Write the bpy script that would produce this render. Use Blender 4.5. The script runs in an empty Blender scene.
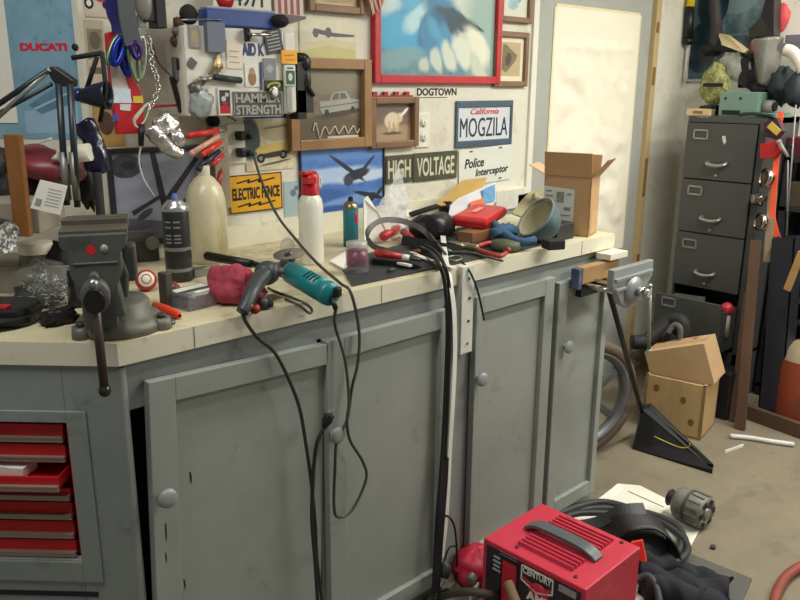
import bpy, bmesh, math, random
from mathutils import Vector as V, Matrix as M, noise
random.seed(11)
SC = bpy.context.scene
COL = SC.collection
PI = math.pi
R = math.radians

# ------------------------------------------------------------------ camera
H = 1.575
FPX = 790.43
_y, _p, _r = R(46.6966), R(15.2855), R(0.32867)
_F = V((math.cos(_y), math.sin(_y), 0)); _R = V((math.sin(_y), -math.cos(_y), 0)); _U = V((0, 0, 1))
CF = _F * math.cos(_p) - _U * math.sin(_p)
_U2 = _U * math.cos(_p) + _F * math.sin(_p)
CR = _R * math.cos(_r) + _U2 * math.sin(_r)
CU = _U2 * math.cos(_r) - _R * math.sin(_r)
O = V((0, 0, H))

def pl(x, y, n, c):
    """point where the sight line of photo pixel (x, y) meets the plane n.P = c"""
    r = CF + CR * ((x - 400) / FPX) - CU * ((y - 300) / FPX)
    n = V(n)
    return O + r * ((c - n.dot(O)) / n.dot(r))

WY = 2.208; FY = 1.505; CZ = 1.063; RX = 4.25
S = math.sqrt(.5)
def W(x, y, d=0): return pl(x, y, (0, 1, 0), WY - d)
def Fp(x, y, d=0): return pl(x, y, (0, 1, 0), FY - d)
def Yp(x, y, Y): return pl(x, y, (0, 1, 0), Y)
def Xp(x, y, X): return pl(x, y, (1, 0, 0), X)
def C(x, y, h=0): return pl(x, y, (0, 0, 1), CZ + h)
def G(x, y, z=0): return pl(x, y, (0, 0, 1), z)
LC = (.628 + FY) * S
def L(x, y, d=0): return pl(x, y, (S, S, 0), LC + d)      # planes parallel to the angled bench front, d behind it
LWD = (.9 + WY) * S - LC
def mpp(P): return (P - O).dot(CF) / FPX

# ------------------------------------------------------------------ materials
_mc = {}
def lin(c):
    out = []
    for k in c:
        k = k / 255
        out.append(k / 12.92 if k < .04045 else ((k + .055) / 1.055) ** 2.4)
    return out

def mt(c, r=.6, m=0., v=.12, s=14, b=0., dirt_sheen=None, alpha=1, trans=0, coat=0, stretch=None, dscale=5, dth=.55, em=0):
    key = (tuple(c), r, m, v, s, b, str(dirt_sheen), alpha, trans, coat, str(stretch), dscale, dth, em)
    if key in _mc: return _mc[key]
    a = bpy.data.materials.new('surface_%d_%d_%d' % tuple(c)); a.use_nodes = True
    nt = a.node_tree; N = nt.nodes; K = nt.links
    bs = N['Principled BSDF']
    bs.inputs['Roughness'].default_value = r; bs.inputs['Metallic'].default_value = m
    bs.inputs['Alpha'].default_value = alpha; bs.inputs['Transmission Weight'].default_value = trans
    bs.inputs['Coat Weight'].default_value = coat
    tc = N.new('ShaderNodeTexCoord'); mp = N.new('ShaderNodeMapping')
    K.new(tc.outputs['Object'], mp.inputs[0])
    if stretch: mp.inputs['Scale'].default_value = stretch
    no = N.new('ShaderNodeTexNoise'); no.inputs['Scale'].default_value = s; no.inputs['Detail'].default_value = 6
    no.inputs['Roughness'].default_value = .65
    K.new(mp.outputs[0], no.inputs['Vector'])
    rp = N.new('ShaderNodeValToRGB'); e = rp.color_ramp.elements
    l = lin(c)
    e[0].position = .25; e[1].position = .75
    e[0].color = [k * (1 - v) for k in l] + [1]; e[1].color = [min(1, k * (1 + v)) for k in l] + [1]
    K.new(no.outputs[0], rp.inputs[0]); col = rp.outputs[0]
    if dirt_sheen:
        n2 = N.new('ShaderNodeTexNoise'); n2.inputs['Scale'].default_value = dscale; n2.inputs['Detail'].default_value = 9
        n2.inputs['Roughness'].default_value = .72
        K.new(mp.outputs[0], n2.inputs['Vector'])
        r2 = N.new('ShaderNodeValToRGB'); r2.color_ramp.elements[0].position = dth; r2.color_ramp.elements[1].position = dth + .13
        r2.color_ramp.elements[1].color = (dirt_sheen[3],) * 3 + (1,)
        r2.color_ramp.elements[0].color = (0, 0, 0, 1)
        K.new(n2.outputs[0], r2.inputs[0])
        mx = N.new('ShaderNodeMix'); mx.data_type = 'RGBA'
        K.new(r2.outputs[0], mx.inputs[0]); K.new(col, mx.inputs[6]); mx.inputs[7].default_value = lin(dirt_sheen[:3]) + [1]
        col = mx.outputs[2]
    K.new(col, bs.inputs['Base Color'])
    if em:
        K.new(col, bs.inputs['Emission Color']); bs.inputs['Emission Strength'].default_value = em
    if b:
        bp = N.new('ShaderNodeBump'); bp.inputs['Strength'].default_value = b; bp.inputs['Distance'].default_value = .01
        K.new(no.outputs[0], bp.inputs['Height']); K.new(bp.outputs[0], bs.inputs['Normal'])
    _mc[key] = a
    return a

def checks(c1, c2, scale, name='checks'):
    a = bpy.data.materials.new(name); a.use_nodes = True
    N = a.node_tree.nodes; K = a.node_tree.links
    tc = N.new('ShaderNodeTexCoord'); vo = N.new('ShaderNodeTexVoronoi'); vo.inputs['Scale'].default_value = scale
    K.new(tc.outputs['Object'], vo.inputs['Vector'])
    rp = N.new('ShaderNodeValToRGB'); rp.color_ramp.elements[0].color = lin(c1) + [1]; rp.color_ramp.elements[1].color = lin(c2) + [1]
    rp.color_ramp.elements[0].position = .3; rp.color_ramp.elements[1].position = .6
    K.new(vo.outputs['Color'], rp.inputs[0]); K.new(rp.outputs[0], N['Principled BSDF'].inputs['Base Color'])
    N['Principled BSDF'].inputs['Roughness'].default_value = .5
    return a

BLK = mt((22, 22, 24), .45); BLKM = mt((26, 27, 30), .8); RUB = mt((30, 31, 33), .6, v=.25, b=.1)
DGREY = mt((62, 63, 62), .5); GREY = mt((128, 130, 126), .5); LGREY = mt((176, 176, 170), .5)
WHITE = mt((226, 224, 212), .5, v=.05); PAPER = mt((232, 230, 220), .8, v=.04)
CHROME = mt((205, 205, 205), .15, 1, v=.05); STEEL = mt((150, 150, 148), .32, .9, v=.15)
RED = mt((176, 28, 30), .4, v=.15); CHEST = mt((188, 22, 32), .35, v=.12)
BENCH = mt((145, 151, 144), .5, v=.07, s=9, dirt_sheen=(92, 92, 84, .5), dscale=7, dth=.6)
BENCH2 = mt((136, 143, 140), .55, v=.1, s=5, dirt_sheen=(100, 100, 94, .6), dscale=9, dth=.57)
KNOB = mt((142, 146, 146), .4, v=.08)
WOOD = mt((158, 124, 82), .6, v=.22, s=8, stretch=(1, 1, 9)); WOODD = mt((112, 72, 40), .5, v=.25, s=8)
FRAMEW = mt((126, 94, 66), .4, v=.22, s=10); FRAMEO = mt((152, 116, 76), .4, v=.2, s=10)
CARD = mt((184, 147, 104), .8, v=.07, s=10); CARDL = mt((206, 168, 132), .8, v=.05)
GLASSY = mt((225, 230, 232), .12, alpha=.28, v=.02)
CLEARBAG = mt((214, 218, 218), .18, alpha=.36, v=.2, s=30, b=.4)

_sn = [0]
def soft(base, ells, w, h, zc, warp=.02, wscale=9, grain=.06):
    """a print: soft-edged colour patches (cx, cy, rx, ry, angle, colour, softness) over a base colour, in the print's own units"""
    _sn[0] += 1
    a = bpy.data.materials.new('printed_picture'); a.use_nodes = True
    N = a.node_tree.nodes; K = a.node_tree.links; bs = N['Principled BSDF']; bs.inputs['Roughness'].default_value = .35
    tc = N.new('ShaderNodeTexCoord'); no = N.new('ShaderNodeTexNoise'); no.inputs['Scale'].default_value = wscale; no.inputs['Detail'].default_value = 4
    K.new(tc.outputs['Object'], no.inputs['Vector'])
    sb = N.new('ShaderNodeVectorMath'); sb.operation = 'SUBTRACT'; sb.inputs[1].default_value = (.5, .5, .5); K.new(no.outputs['Color'], sb.inputs[0])
    sc = N.new('ShaderNodeVectorMath'); sc.operation = 'SCALE'; sc.inputs['Scale'].default_value = warp; K.new(sb.outputs[0], sc.inputs[0])
    ad = N.new('ShaderNodeVectorMath'); K.new(tc.outputs['Object'], ad.inputs[0]); K.new(sc.outputs[0], ad.inputs[1])
    n2 = N.new('ShaderNodeTexNoise'); n2.inputs['Scale'].default_value = 40; n2.inputs['Detail'].default_value = 5; K.new(tc.outputs['Object'], n2.inputs['Vector'])
    rp = N.new('ShaderNodeValToRGB'); l = lin(base); rp.color_ramp.elements[0].position = .3; rp.color_ramp.elements[1].position = .7
    rp.color_ramp.elements[0].color = [k * (1 - grain * 3) for k in l] + [1]; rp.color_ramp.elements[1].color = [min(1, k * (1 + grain * 3)) for k in l] + [1]
    K.new(n2.outputs[0], rp.inputs[0]); col = rp.outputs[0]
    for cx, cy, rx, ry, an, c, sf in ells:
        mp = N.new('ShaderNodeMapping'); mp.vector_type = 'TEXTURE'
        mp.inputs['Location'].default_value = ((cx - .5) * w, 0, zc + (cy - .5) * h); mp.inputs['Rotation'].default_value = (0, -R(an), 0); mp.inputs['Scale'].default_value = (rx * w, 1, ry * w)
        K.new(ad.outputs[0], mp.inputs[0])
        sx = N.new('ShaderNodeVectorMath'); sx.operation = 'MULTIPLY'; sx.inputs[1].default_value = (1, 0, 1); K.new(mp.outputs[0], sx.inputs[0])
        ln = N.new('ShaderNodeVectorMath'); ln.operation = 'LENGTH'; K.new(sx.outputs[0], ln.inputs[0])
        mr = N.new('ShaderNodeMapRange'); mr.interpolation_type = 'SMOOTHSTEP'; mr.inputs['From Min'].default_value = 1 - sf * .65; mr.inputs['From Max'].default_value = 1 + sf * .65; mr.inputs['To Min'].default_value = 1; mr.inputs['To Max'].default_value = 0
        K.new(ln.outputs['Value'], mr.inputs['Value'])
        mx = N.new('ShaderNodeMix'); mx.data_type = 'RGBA'; K.new(mr.outputs[0], mx.inputs[0]); K.new(col, mx.inputs[6]); mx.inputs[7].default_value = lin(c) + [1]; col = mx.outputs[2]
    K.new(col, bs.inputs['Base Color'])
    return a

# ------------------------------------------------------------------ mesh builder
def wm(o):
    return (wm(o.parent) @ o.matrix_basis) if o.parent else o.matrix_basis.copy()

def rot(rx=0, ry=0, rz=0):
    return (M.Rotation(R(rz), 4, 'Z') @ M.Rotation(R(ry), 4, 'Y') @ M.Rotation(R(rx), 4, 'X'))

def fr(p, rz=0, rx=0, ry=0): return M.Translation(V(p)) @ rot(rx, ry, rz)

def basis(d, up=(0, 0, 1)):
    d = V(d).normalized(); up = V(up)
    if abs(d.dot(up)) > .98: up = V((1, 0, 0))
    x = up.cross(d).normalized(); y = d.cross(x)
    return x, y, d

class MB:
    def __init__(s, T=None):
        s.T = T or M.Identity(4); s.v = []; s.f = []; s.m = []; s.sm = []
    def add(s, vs, fs, mi=0, sm=False, T=None):
        o = len(s.v); X = s.T @ T if T else s.T
        s.v += [X @ V(q) for q in vs]
        for f in fs:
            s.f.append([o + i for i in f]); s.m.append(mi); s.sm.append(sm)
        return s
    def box(s, c, d, mi=0, T=None):
        x, y, z = (k / 2 for k in d)
        vs = [V(c) + V((a * x, b * y, e * z)) for a in (-1, 1) for b in (-1, 1) for e in (-1, 1)]
        return s.add(vs, [(0, 1, 3, 2), (4, 6, 7, 5), (0, 4, 5, 1), (2, 3, 7, 6), (0, 2, 6, 4), (1, 5, 7, 3)], mi, False, T)
    def bx(s, a, b, mi=0):
        a = V(a); b = V(b); d = b - a
        return s.box((a + b) / 2, [abs(k) for k in d], mi)
    def cyl(s, a, b, r, r2=None, n=18, mi=0, cap=True, sm=True):
        a = V(a); b = V(b); r2 = r if r2 is None else r2
        x, y, d = basis(b - a)
        vs = []
        for p, q in ((a, r), (b, r2)):
            vs += [p + (x * math.cos(2 * PI * i / n) + y * math.sin(2 * PI * i / n)) * q for i in range(n)]
        s.add(vs, [(i, (i + 1) % n, n + (i + 1) % n, n + i) for i in range(n)], mi, sm)
        if cap:
            o = len(s.v) - 2 * n
            s.f += [[o + i for i in range(n)][::-1], [o + n + i for i in range(n)]]; s.m += [mi, mi]; s.sm += [False, False]
        return s
    def lathe(s, prof, c=(0, 0, 0), ax=(0, 0, 1), n=28, mi=0, sm=True):
        x, y, d = basis(ax); c = V(c); vs = []
        for r, h in prof:
            vs += [c + d * h + (x * math.cos(2 * PI * i / n) + y * math.sin(2 * PI * i / n)) * max(r, 1e-4) for i in range(n)]
        fs = [(k * n + i, k * n + (i + 1) % n, (k + 1) * n + (i + 1) % n, (k + 1) * n + i) for k in range(len(prof) - 1) for i in range(n)]
        return s.add(vs, fs, mi, sm)
    def tube(s, pts, r, n=8, mi=0, smooth=True, closed=False, taper=None):
        pts = [V(p) for p in pts]
        if smooth and len(pts) > 2: pts = spline(pts, 6, closed)
        N = len(pts); vs = []; px = None
        for i, p in enumerate(pts):
            d = (pts[min(i + 1, N - 1)] - pts[max(i - 1, 0)]) if not closed else pts[(i + 1) % N] - pts[i - 1]
            if d.length < 1e-7: d = V((0, 0, 1))
            d.normalize()
            if px is None: px = basis(d)[0]
            px = (px - d * px.dot(d)); px.normalize(); py = d.cross(px)
            rr = r * (1 + (taper - 1) * i / (N - 1)) if taper is not None else r
            vs += [p + (px * math.cos(2 * PI * k / n) + py * math.sin(2 * PI * k / n)) * rr for k in range(n)]
        fs = [(i * n + k, i * n + (k + 1) % n, (i + 1) * n + (k + 1) % n, (i + 1) * n + k) for i in range(N - 1) for k in range(n)]
        if closed: fs += [((N - 1) * n + k, (N - 1) * n + (k + 1) % n, (k + 1) % n, k) for k in range(n)]
        else: fs += [tuple(range(n))[::-1], tuple((N - 1) * n + k for k in range(n))]
        return s.add(vs, fs, mi, True)
    def strap(s, pts, w, t, side, mi=0, smooth=True):
        """flat band: side = direction of its width (one vector or one per point)"""
        pts = [V(p) for p in pts]
        sd = [V(side)] * len(pts) if not isinstance(side, list) else [V(q) for q in side]
        if smooth and len(pts) > 2:
            sd = spline(sd, 6); pts = spline(pts, 6)
        N = len(pts); vs = []
        for i, p in enumerate(pts):
            d = (pts[min(i + 1, N - 1)] - pts[max(i - 1, 0)]).normalized()
            a = (sd[i] - d * sd[i].dot(d)).normalized(); b = d.cross(a)
            vs += [p + a * w / 2 + b * t / 2, p - a * w / 2 + b * t / 2, p - a * w / 2 - b * t / 2, p + a * w / 2 - b * t / 2]
        fs = [(i * 4 + k, i * 4 + (k + 1) % 4, i * 4 + 4 + (k + 1) % 4, i * 4 + 4 + k) for i in range(N - 1) for k in range(4)]
        fs += [(3, 2, 1, 0), tuple((N - 1) * 4 + k for k in range(4))]
        return s.add(vs, fs, mi, False)
    def ell(s, c, rad, T=None, mi=0, n=20, amp=0, fs_=3., seed=0, zmin=None):
        vs = []; rows = n // 2
        for i in range(rows + 1):
            for k in range(n):
                th = PI * i / rows; ph = 2 * PI * k / n
                q = V((math.sin(th) * math.cos(ph), math.sin(th) * math.sin(ph), math.cos(th)))
                if amp: q *= 1 + amp * noise.fractal(q * fs_ + V((seed, seed * 2, 0)), .8, 2., 4)
                q = V((q.x * rad[0], q.y * rad[1], q.z * rad[2]))
                if T: q = T.to_3x3() @ q
                q += V(c)
                if zmin is not None and q.z < zmin: q.z = zmin
                vs.append(q)
        return s.add(vs, [(i * n + k, (i + 1) * n + k, (i + 1) * n + (k + 1) % n, i * n + (k + 1) % n) for i in range(rows) for k in range(n)], mi, True)
    def prism(s, poly, vec, mi=0, sm=False):
        n = len(poly); vec = V(vec); vs = [V(p) for p in poly] + [V(p) + vec for p in poly]
        fs = [(i, (i + 1) % n, n + (i + 1) % n, n + i) for i in range(n)]
        s.add(vs, fs, mi, sm); o = len(s.v) - 2 * n
        s.f += [[o + i for i in range(n)][::-1], [o + n + i for i in range(n)]]; s.m += [mi, mi]; s.sm += [False, False]
        return s
    def grid(s, fn, nu=16, nv=16, mi=0):
        vs = [fn(i / nu, j / nv) for i in range(nu + 1) for j in range(nv + 1)]
        w = nv + 1
        return s.add(vs, [(i * w + j, (i + 1) * w + j, (i + 1) * w + j + 1, i * w + j + 1) for i in range(nu) for j in range(nv)], mi, True)
    def flat(s, pts, mi=0): return s.add(pts, [tuple(range(len(pts)))], mi)
    def build(s, name, mats, parent=None, bevel=0, solid=0, sub=0, origin=None):
        if not isinstance(mats, (list, tuple)): mats = [mats]
        if parent is None:
            lo = [min(v[i] for v in s.v) for i in range(3)]; hi = [max(v[i] for v in s.v) for i in range(3)]
            og = V(origin) if origin else V(((lo[0] + hi[0]) / 2, (lo[1] + hi[1]) / 2, lo[2]))
            X = M.Translation(og); inv = X.inverted()
        else:
            inv = wm(parent).inverted()
        me = bpy.data.meshes.new(name)
        me.from_pydata([inv @ v for v in s.v], [], s.f)
        for m in mats: me.materials.append(m)
        for p, mi, sm in zip(me.polygons, s.m, s.sm):
            p.material_index = mi; p.use_smooth = sm
        bm = bmesh.new(); bm.from_mesh(me); bmesh.ops.recalc_face_normals(bm, faces=bm.faces); bm.to_mesh(me); bm.free()
        o = bpy.data.objects.new(name, me); COL.objects.link(o)
        if parent is None: o.matrix_basis = X
        else: o.parent = parent
        if solid:
            q = o.modifiers.new('solid', 'SOLIDIFY'); q.thickness = solid; q.offset = 0
        if bevel:
            q = o.modifiers.new('bevel', 'BEVEL'); q.width = bevel; q.segments = 2; q.limit_method = 'ANGLE'; q.angle_limit = R(50)
        if sub:
            q = o.modifiers.new('sub', 'SUBSURF'); q.levels = sub; q.render_levels = sub
        return o

def spline(p, k, closed=False):
    out = []; n = len(p)
    rng = range(n if closed else n - 1)
    for i in rng:
        if closed: a, b, c, d = p[i - 1], p[i], p[(i + 1) % n], p[(i + 2) % n]
        else: a, b, c, d = p[max(i - 1, 0)], p[i], p[i + 1], p[min(i + 2, n - 1)]
        for j in range(k):
            t = j / k
            out.append(.5 * ((2 * b) + (c - a) * t + (2 * a - 5 * b + 4 * c - d) * t * t + (3 * b - a - 3 * c + d) * t ** 3))
    if not closed: out.append(p[-1].copy())
    return out

def tag(o, label, cat, group=None):
    o['label'] = label; o['category'] = cat
    if group: o['group'] = group
    return o
def thing(name, label, cat, loc, rz=0, group=None):
    o = bpy.data.objects.new(name, None); COL.objects.link(o); o.empty_display_size = .05
    o.location = V(loc); o.rotation_euler = (0, 0, R(rz)); 
    o.matrix_basis = fr(loc, rz)
    return tag(o, label, cat, group)
def struct(o):
    o['kind'] = 'structure'; return o

def text(body, F, w, h, mat, parent, name='lettering', bold=0, shear=0, depth=.0012):
    """lettering filling a w x h rectangle centred on frame F (x right, z up, -y out)"""
    cu = bpy.data.curves.new(name, 'FONT'); cu.body = body; cu.size = 1; cu.offset = bold; cu.shear = shear; cu.extrude = .01
    cu.resolution_u = 3
    ob = bpy.data.objects.new('t', cu); COL.objects.link(ob)
    dg = bpy.context.evaluated_depsgraph_get(); dg.update()
    me = bpy.data.meshes.new_from_object(ob.evaluated_get(dg))
    bpy.data.objects.remove(ob)
    vs = [v.co.copy() for v in me.vertices]; fs = [tuple(p.vertices) for p in me.polygons]
    bpy.data.meshes.remove(me)
    x0 = min(v.x for v in vs); x1 = max(v.x for v in vs); y0 = min(v.y for v in vs); y1 = max(v.y for v in vs)
    mb = MB(F)
    mb.add([((v.x - (x0 + x1) / 2) / (x1 - x0) * w, -depth if v.z > 0 else .0004, (v.y - (y0 + y1) / 2) / (y1 - y0) * h) for v in vs], fs)
    return mb.build(name, mat, parent)

# wall frames: x right along the wall, -y out of it, z up
WALLS = {'b': ((0, 1, 0), WY, 0), 'l': ((S, S, 0), LC + LWD, -45), 'r': ((1, 0, 0), RX, -90)}
def rect(wall, x0, y0, x1, y1, off=0, tilt=0):
    n, c, rz = WALLS[wall]
    a = pl(x0, y0, n, c - off); b = pl(x1, y1, n, c - off)
    rt = rot(rz=rz).to_3x3() @ V((1, 0, 0))
    F = M.Translation((a + b) / 2) @ rot(rz=rz) @ rot(ry=tilt)
    return F, abs((b - a).dot(rt)), abs(a.z - b.z)

def art(F, w, h, base, shapes, mats, parent, name='print', y=0):
    mb = MB(F); mb.flat([(-w / 2, y, -h / 2), (w / 2, y, -h / 2), (w / 2, y, h / 2), (-w / 2, y, h / 2)], 0)
    k = 0
    for sh in shapes:
        k += 1; d = y - .0005 - .00012 * k
        if sh[0] == 'e':
            _, cx, cy, rx, ry, an, mi = sh; pts = []
            for i in range(20):
                t = 2 * PI * i / 20; ex = rx * math.cos(t) * w; ey = ry * math.sin(t) * h; a = R(an)
                pts.append((( cx - .5) * w + ex * math.cos(a) - ey * math.sin(a), d, (cy - .5) * h + ex * math.sin(a) + ey * math.cos(a)))
        else:
            _, pp, mi = sh; pts = [((px - .5) * w, d, (py - .5) * h) for px, py in pp]
        mb.flat([(max(-w / 2, min(w / 2, q[0])), q[1], max(-h / 2, min(h / 2, q[2]))) for q in pts], mi + 1)
    return mb.build(name, [base] + mats, parent)

def framed(label, wall, box, fw, fmat, base, shapes=(), mats=(), matw=0, matc=None, depth=.018, tilt=0, cat='picture', name='framed_picture', off=0, group=None):
    F, w, h = rect(wall, *box, off=off, tilt=tilt)
    rz = WALLS[wall][2]
    t = thing(name, label, cat, F @ V((0, 0, -h / 2)), rz, group)
    mb = MB(F)
    for sx in (-1, 1): mb.box((sx * (w - fw) / 2, -depth / 2, 0), (fw, depth, h))
    for sz in (-1, 1): mb.box((0, -depth / 2, sz * (h - fw) / 2), (w - 2 * fw, depth, fw))
    mb.build('frame', fmat, t, bevel=.003)
    iw, ih = w - 2 * fw, h - 2 * fw
    if matw:
        m2 = MB(F)
        m2.box((0, -.004, 0), (iw, .004, ih)); m2.build('mat_board', matc or PAPER, t)
        iw -= 2 * matw; ih -= 2 * matw
    if callable(base): base = base(iw, ih, h / 2)
    art(F, iw, ih, base, shapes, list(mats), t, y=-.0065)
    return t, F, w, h

def sheet(name, label, cat, wall, box, mat, shapes=(), mats=(), thick=.002, off=0, tilt=0, group=None, bevel=0):
    F, w, h = rect(wall, *box, off=off, tilt=tilt)
    if callable(mat): mat = mat(w, h, h / 2)
    mb = MB(F); mb.box((0, -thick / 2 - .0005, 0), (w, thick, h))
    o = tag(mb.build(name, mat, None, bevel=bevel, origin=F @ V((0, 0, -h / 2))), label, cat, group)
    if shapes: art(F, w * .97, h * .97, mat, shapes, list(mats), o, name='picture_print', y=-thick - .001)
    F2 = F @ M.Translation((0, -thick - .0006, 0))
    return o, F2, w, h

# ================================================================== SETTING
CONC = mt((124, 115, 96), .75, v=.16, s=5, b=.15, dirt_sheen=(98, 90, 76, .5), dscale=6, dth=.53)
WALLM = mt((217, 214, 198), .7, v=.05, s=12, b=.05, dirt_sheen=(184, 177, 152, .5), dscale=9, dth=.53)
struct(MB().bx((-3, -2.5, -.05), (5.5, 4.2, 0)).build('floor', CONC))
struct(MB().bx((-3, -2.5, 2.55), (5.5, 4.2, 2.6)).build('ceiling', mt((214, 212, 202), .9, v=.03)))
DX0, DX1 = 2.878, 3.90
mb = MB(); mb.bx((.9, WY, 0), (DX0, WY + .1, 2.55)); mb.bx((DX1, WY, 0), (RX + .1, WY + .1, 2.55)); mb.bx((DX0, WY, 2.12), (DX1, WY + .1, 2.55))
struct(mb.build('wall_back', WALLM))
FLW = fr((.9, WY, 0), -45)
mb = MB(FLW); mb.bx((-2.6, 0, 0), (0, .1, 2.55))
struct(mb.build('wall_left', WALLM))
struct(MB().bx((RX, -2.5, 0), (RX + .1, WY, 2.55)).build('wall_right', mt((232, 229, 216), .7, v=.03, dirt_sheen=(190, 184, 166, .4))))
# door with papered-over window
mb = MB(); mb.bx((DX0 + .004, WY + .02, .01), (DX1 - .05, WY + .06, 2.115))
door = struct(mb.build('door_1', mt((168, 170, 164), .5, v=.04, dirt_sheen=(140, 140, 132, .4))))
mb = MB(); mb.bx((DX1 - .05, WY - .006, 0), (DX1 - .004, WY + .05, 2.12))
for k, (z, w) in enumerate(((1.62, .09), (1.1, .2), (.62, .12), (1.86, .05))): mb.box((DX1 - .03, WY - .008, z), (.022, .004, w), 1)
struct(mb.build('trim_1', [mt((186, 164, 118), .7, v=.16, s=9, stretch=(1, 1, .3)), mt((136, 100, 56), .7, v=.3)]))
struct(MB().bx((DX0 - .035, WY - .012, 0), (DX0, WY + .06, 2.14)).build('trim_2', mt((224, 222, 208), .6, v=.03, dirt_sheen=(190, 184, 164, .5))))
struct(MB().bx((1.2, WY - .018, CZ), (DX0 - .04, WY, 1.135)).build('baseboard_back', mt((226, 222, 200), .6, v=.05, dirt_sheen=(150, 142, 118, .6))))
# paper taped over the window
P0 = pl(556, 6, (0, 1, 0), WY + .02); P1 = pl(640, 14, (0, 1, 0), WY + .02)
zb = pl(628, 246, (0, 1, 0), WY + .02).z; zt = P0.z
pw = MB()
xa, xb = P0.x, P1.x
def pf(u, v):
    q = V((xa + (xb - xa) * u, 0, zb + (zt - zb) * v))
    e = min(u, 1 - u, v, 1 - v)
    amp = .022 * min(1, e * 8)
    seam = .01 * math.exp(-((v - .86) / .012) ** 2) * min(1, e * 10)
    q.y = WY + .0185 - abs(noise.fractal(V((q.x * 3.4, q.z * 5 + q.x * 2, 1.3)), .7, 2, 5)) * amp - seam - .002
    return q
pw.grid(pf, 40, 60)
tag(pw.build('paper_sheet', mt((238, 232, 212), .7, v=.03, s=3, b=.05)), 'crumpled white paper taped over the window of the grey door', 'paper')
po = COL.objects[-1] if False else bpy.data.objects['paper_sheet']
TAPE = mt((230, 219, 176), .7, v=.06)
tp = MB()
for a, b in (((xa - .012, zb), (xa + .026, zt)), ((xb - .024, zb), (xb + .012, zt)), ((xa, zt - .045), (xb, zt + .012))):
    tp.bx((a[0], WY + .0165, a[1]), (b[0], WY + .0185, b[1]))
tp.build('masking_tape', TAPE, po)

# ================================================================== WORKBENCH (right run)
Z0, Z1 = .05, 1.013
mb = MB()
XL, XR = .634, 2.468
FYb = FY + .016            # face of the carcass
mb.bx((XL, FYb, .905), (XR, FYb + .02, Z1))                 # fascia
mb.bx((XL, FYb, 0), (XL + .012, FYb + .02, .955))
mb.bx((XL, FYb, 0), (XR, FYb + .02, .05))
mb.bx((XR - .012, FYb, .05), (XR, FYb + .02, .955))
mb.bx((1.606, FYb, .05), (1.725, FYb + .02, .955)); mb.bx((2.118, FYb, .05), (2.145, FYb + .02, .955)); mb.bx((1.145, FYb, .05), (1.16, FYb + .02, .955))
wb = thing('workbench_cabinet', 'long grey painted plywood bench cabinet with four framed doors', 'cabinet', (1.55, 1.85, 0))
mb.bx((XR - .02, FYb + .02, 0), (XR, 2.2, Z1)); mb.bx((.95, 2.18, 0), (XR, 2.2, Z1)); mb.bx((1.0, FYb + .02, .03), (XR, 2.2, .05))
mb.build('carcass', BENCH2, wb, bevel=.0015)
def bench_door(x0, x1, z0, z1, sl, sr, knobx, knobz, tilt=0, rail=.055, lz=0, group=None):
    F = fr(((x0 + x1) / 2, FYb, (z0 + z1) / 2), ry=tilt); w = x1 - x0; h = z1 - z0
    m = MB(F)
    m.box((0, -.004, 0), (w, .008, h))
    if sl: m.box((-w / 2 + sl / 2, -.014, 0), (sl, .020, h))
    if sr: m.box((w / 2 - sr / 2, -.014, 0), (sr, .020, h))
    m.box(((sl - sr) / 2, -.014, h / 2 - rail / 2), (w - sl - sr, .020, rail))
    m.box(((sl - sr) / 2, -.014, -h / 2 + rail / 2), (w - sl - sr, .020, rail))
    d = m.build('door', BENCH, wb, bevel=.002)
    k = MB(); c = V((knobx, FYb - (.024 if sl else .008), knobz))
    k.lathe([(0.008, 0), (.008, .012), (.019, .014), (.0225, .019), (.0215, .025), (.015, .0285), (.004, .029), (0, .029)], c, (0, -1, 0), 24)
    k.build('knob', KNOB, d)
    return d
dA = bench_door(.664, 1.146, Z0, .955, .062, 0, .697, .698, tilt=2.5)
# flaked dark cracks in the first door's paint
for (x, y, l, wd) in ((192, 472, 9, 1.2), (164, 521, 12, 1), (164, 550, 8, .8), (181, 570, 14, 1.4), (186, 580, 8, .9), (178, 566, 7, .7)):
    a = Fp(x, y, 0); b = Fp(x + 1, y + l * 2 - 4, 0)
    m_ = mpp(a) * wd
    yy = FYb - (.0246 if x < 166 else .0086)
    mb = MB(); mb.flat([(a.x - m_, yy, a.z), (a.x + m_ * .4, yy, a.z - .004), (b.x + m_, yy, (a.z + b.z) / 2), (b.x, yy, b.z), (b.x - m_ * .8, yy, (a.z + b.z * 2) / 3)])
    mb.build('paint_crack', BLKM, dA)
bench_door(1.158, 1.604, Z0, .95, .058, .03, 1.172, .698)
bench_door(1.727, 2.116, Z0, .962, .028, .05, 1.741, .704)
bench_door(2.145, 2.452, Z0, .935, .05, .03, 2.19, .706)
# white board screwed over the counter edge
mb = MB(); mb.bx((1.652, FY - .014, .80), (1.704, FYb - .0005, 1.068))
tag(mb.build('batten_board', mt((206, 208, 198), .6, v=.05, dirt_sheen=(150, 148, 134, .6)), bevel=.002), 'short whitish board screwed upright across the counter edge', 'board')
bo = bpy.data.objects['batten_board']
for z in (.83, .9, .97, 1.03):
    mb = MB(); mb.cyl((1.682 + random.uniform(-.008, .008), FY - .0145, z), (1.682, FY - .0165, z), .004, n=10); mb.build('screw', DGREY, bo)

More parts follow.
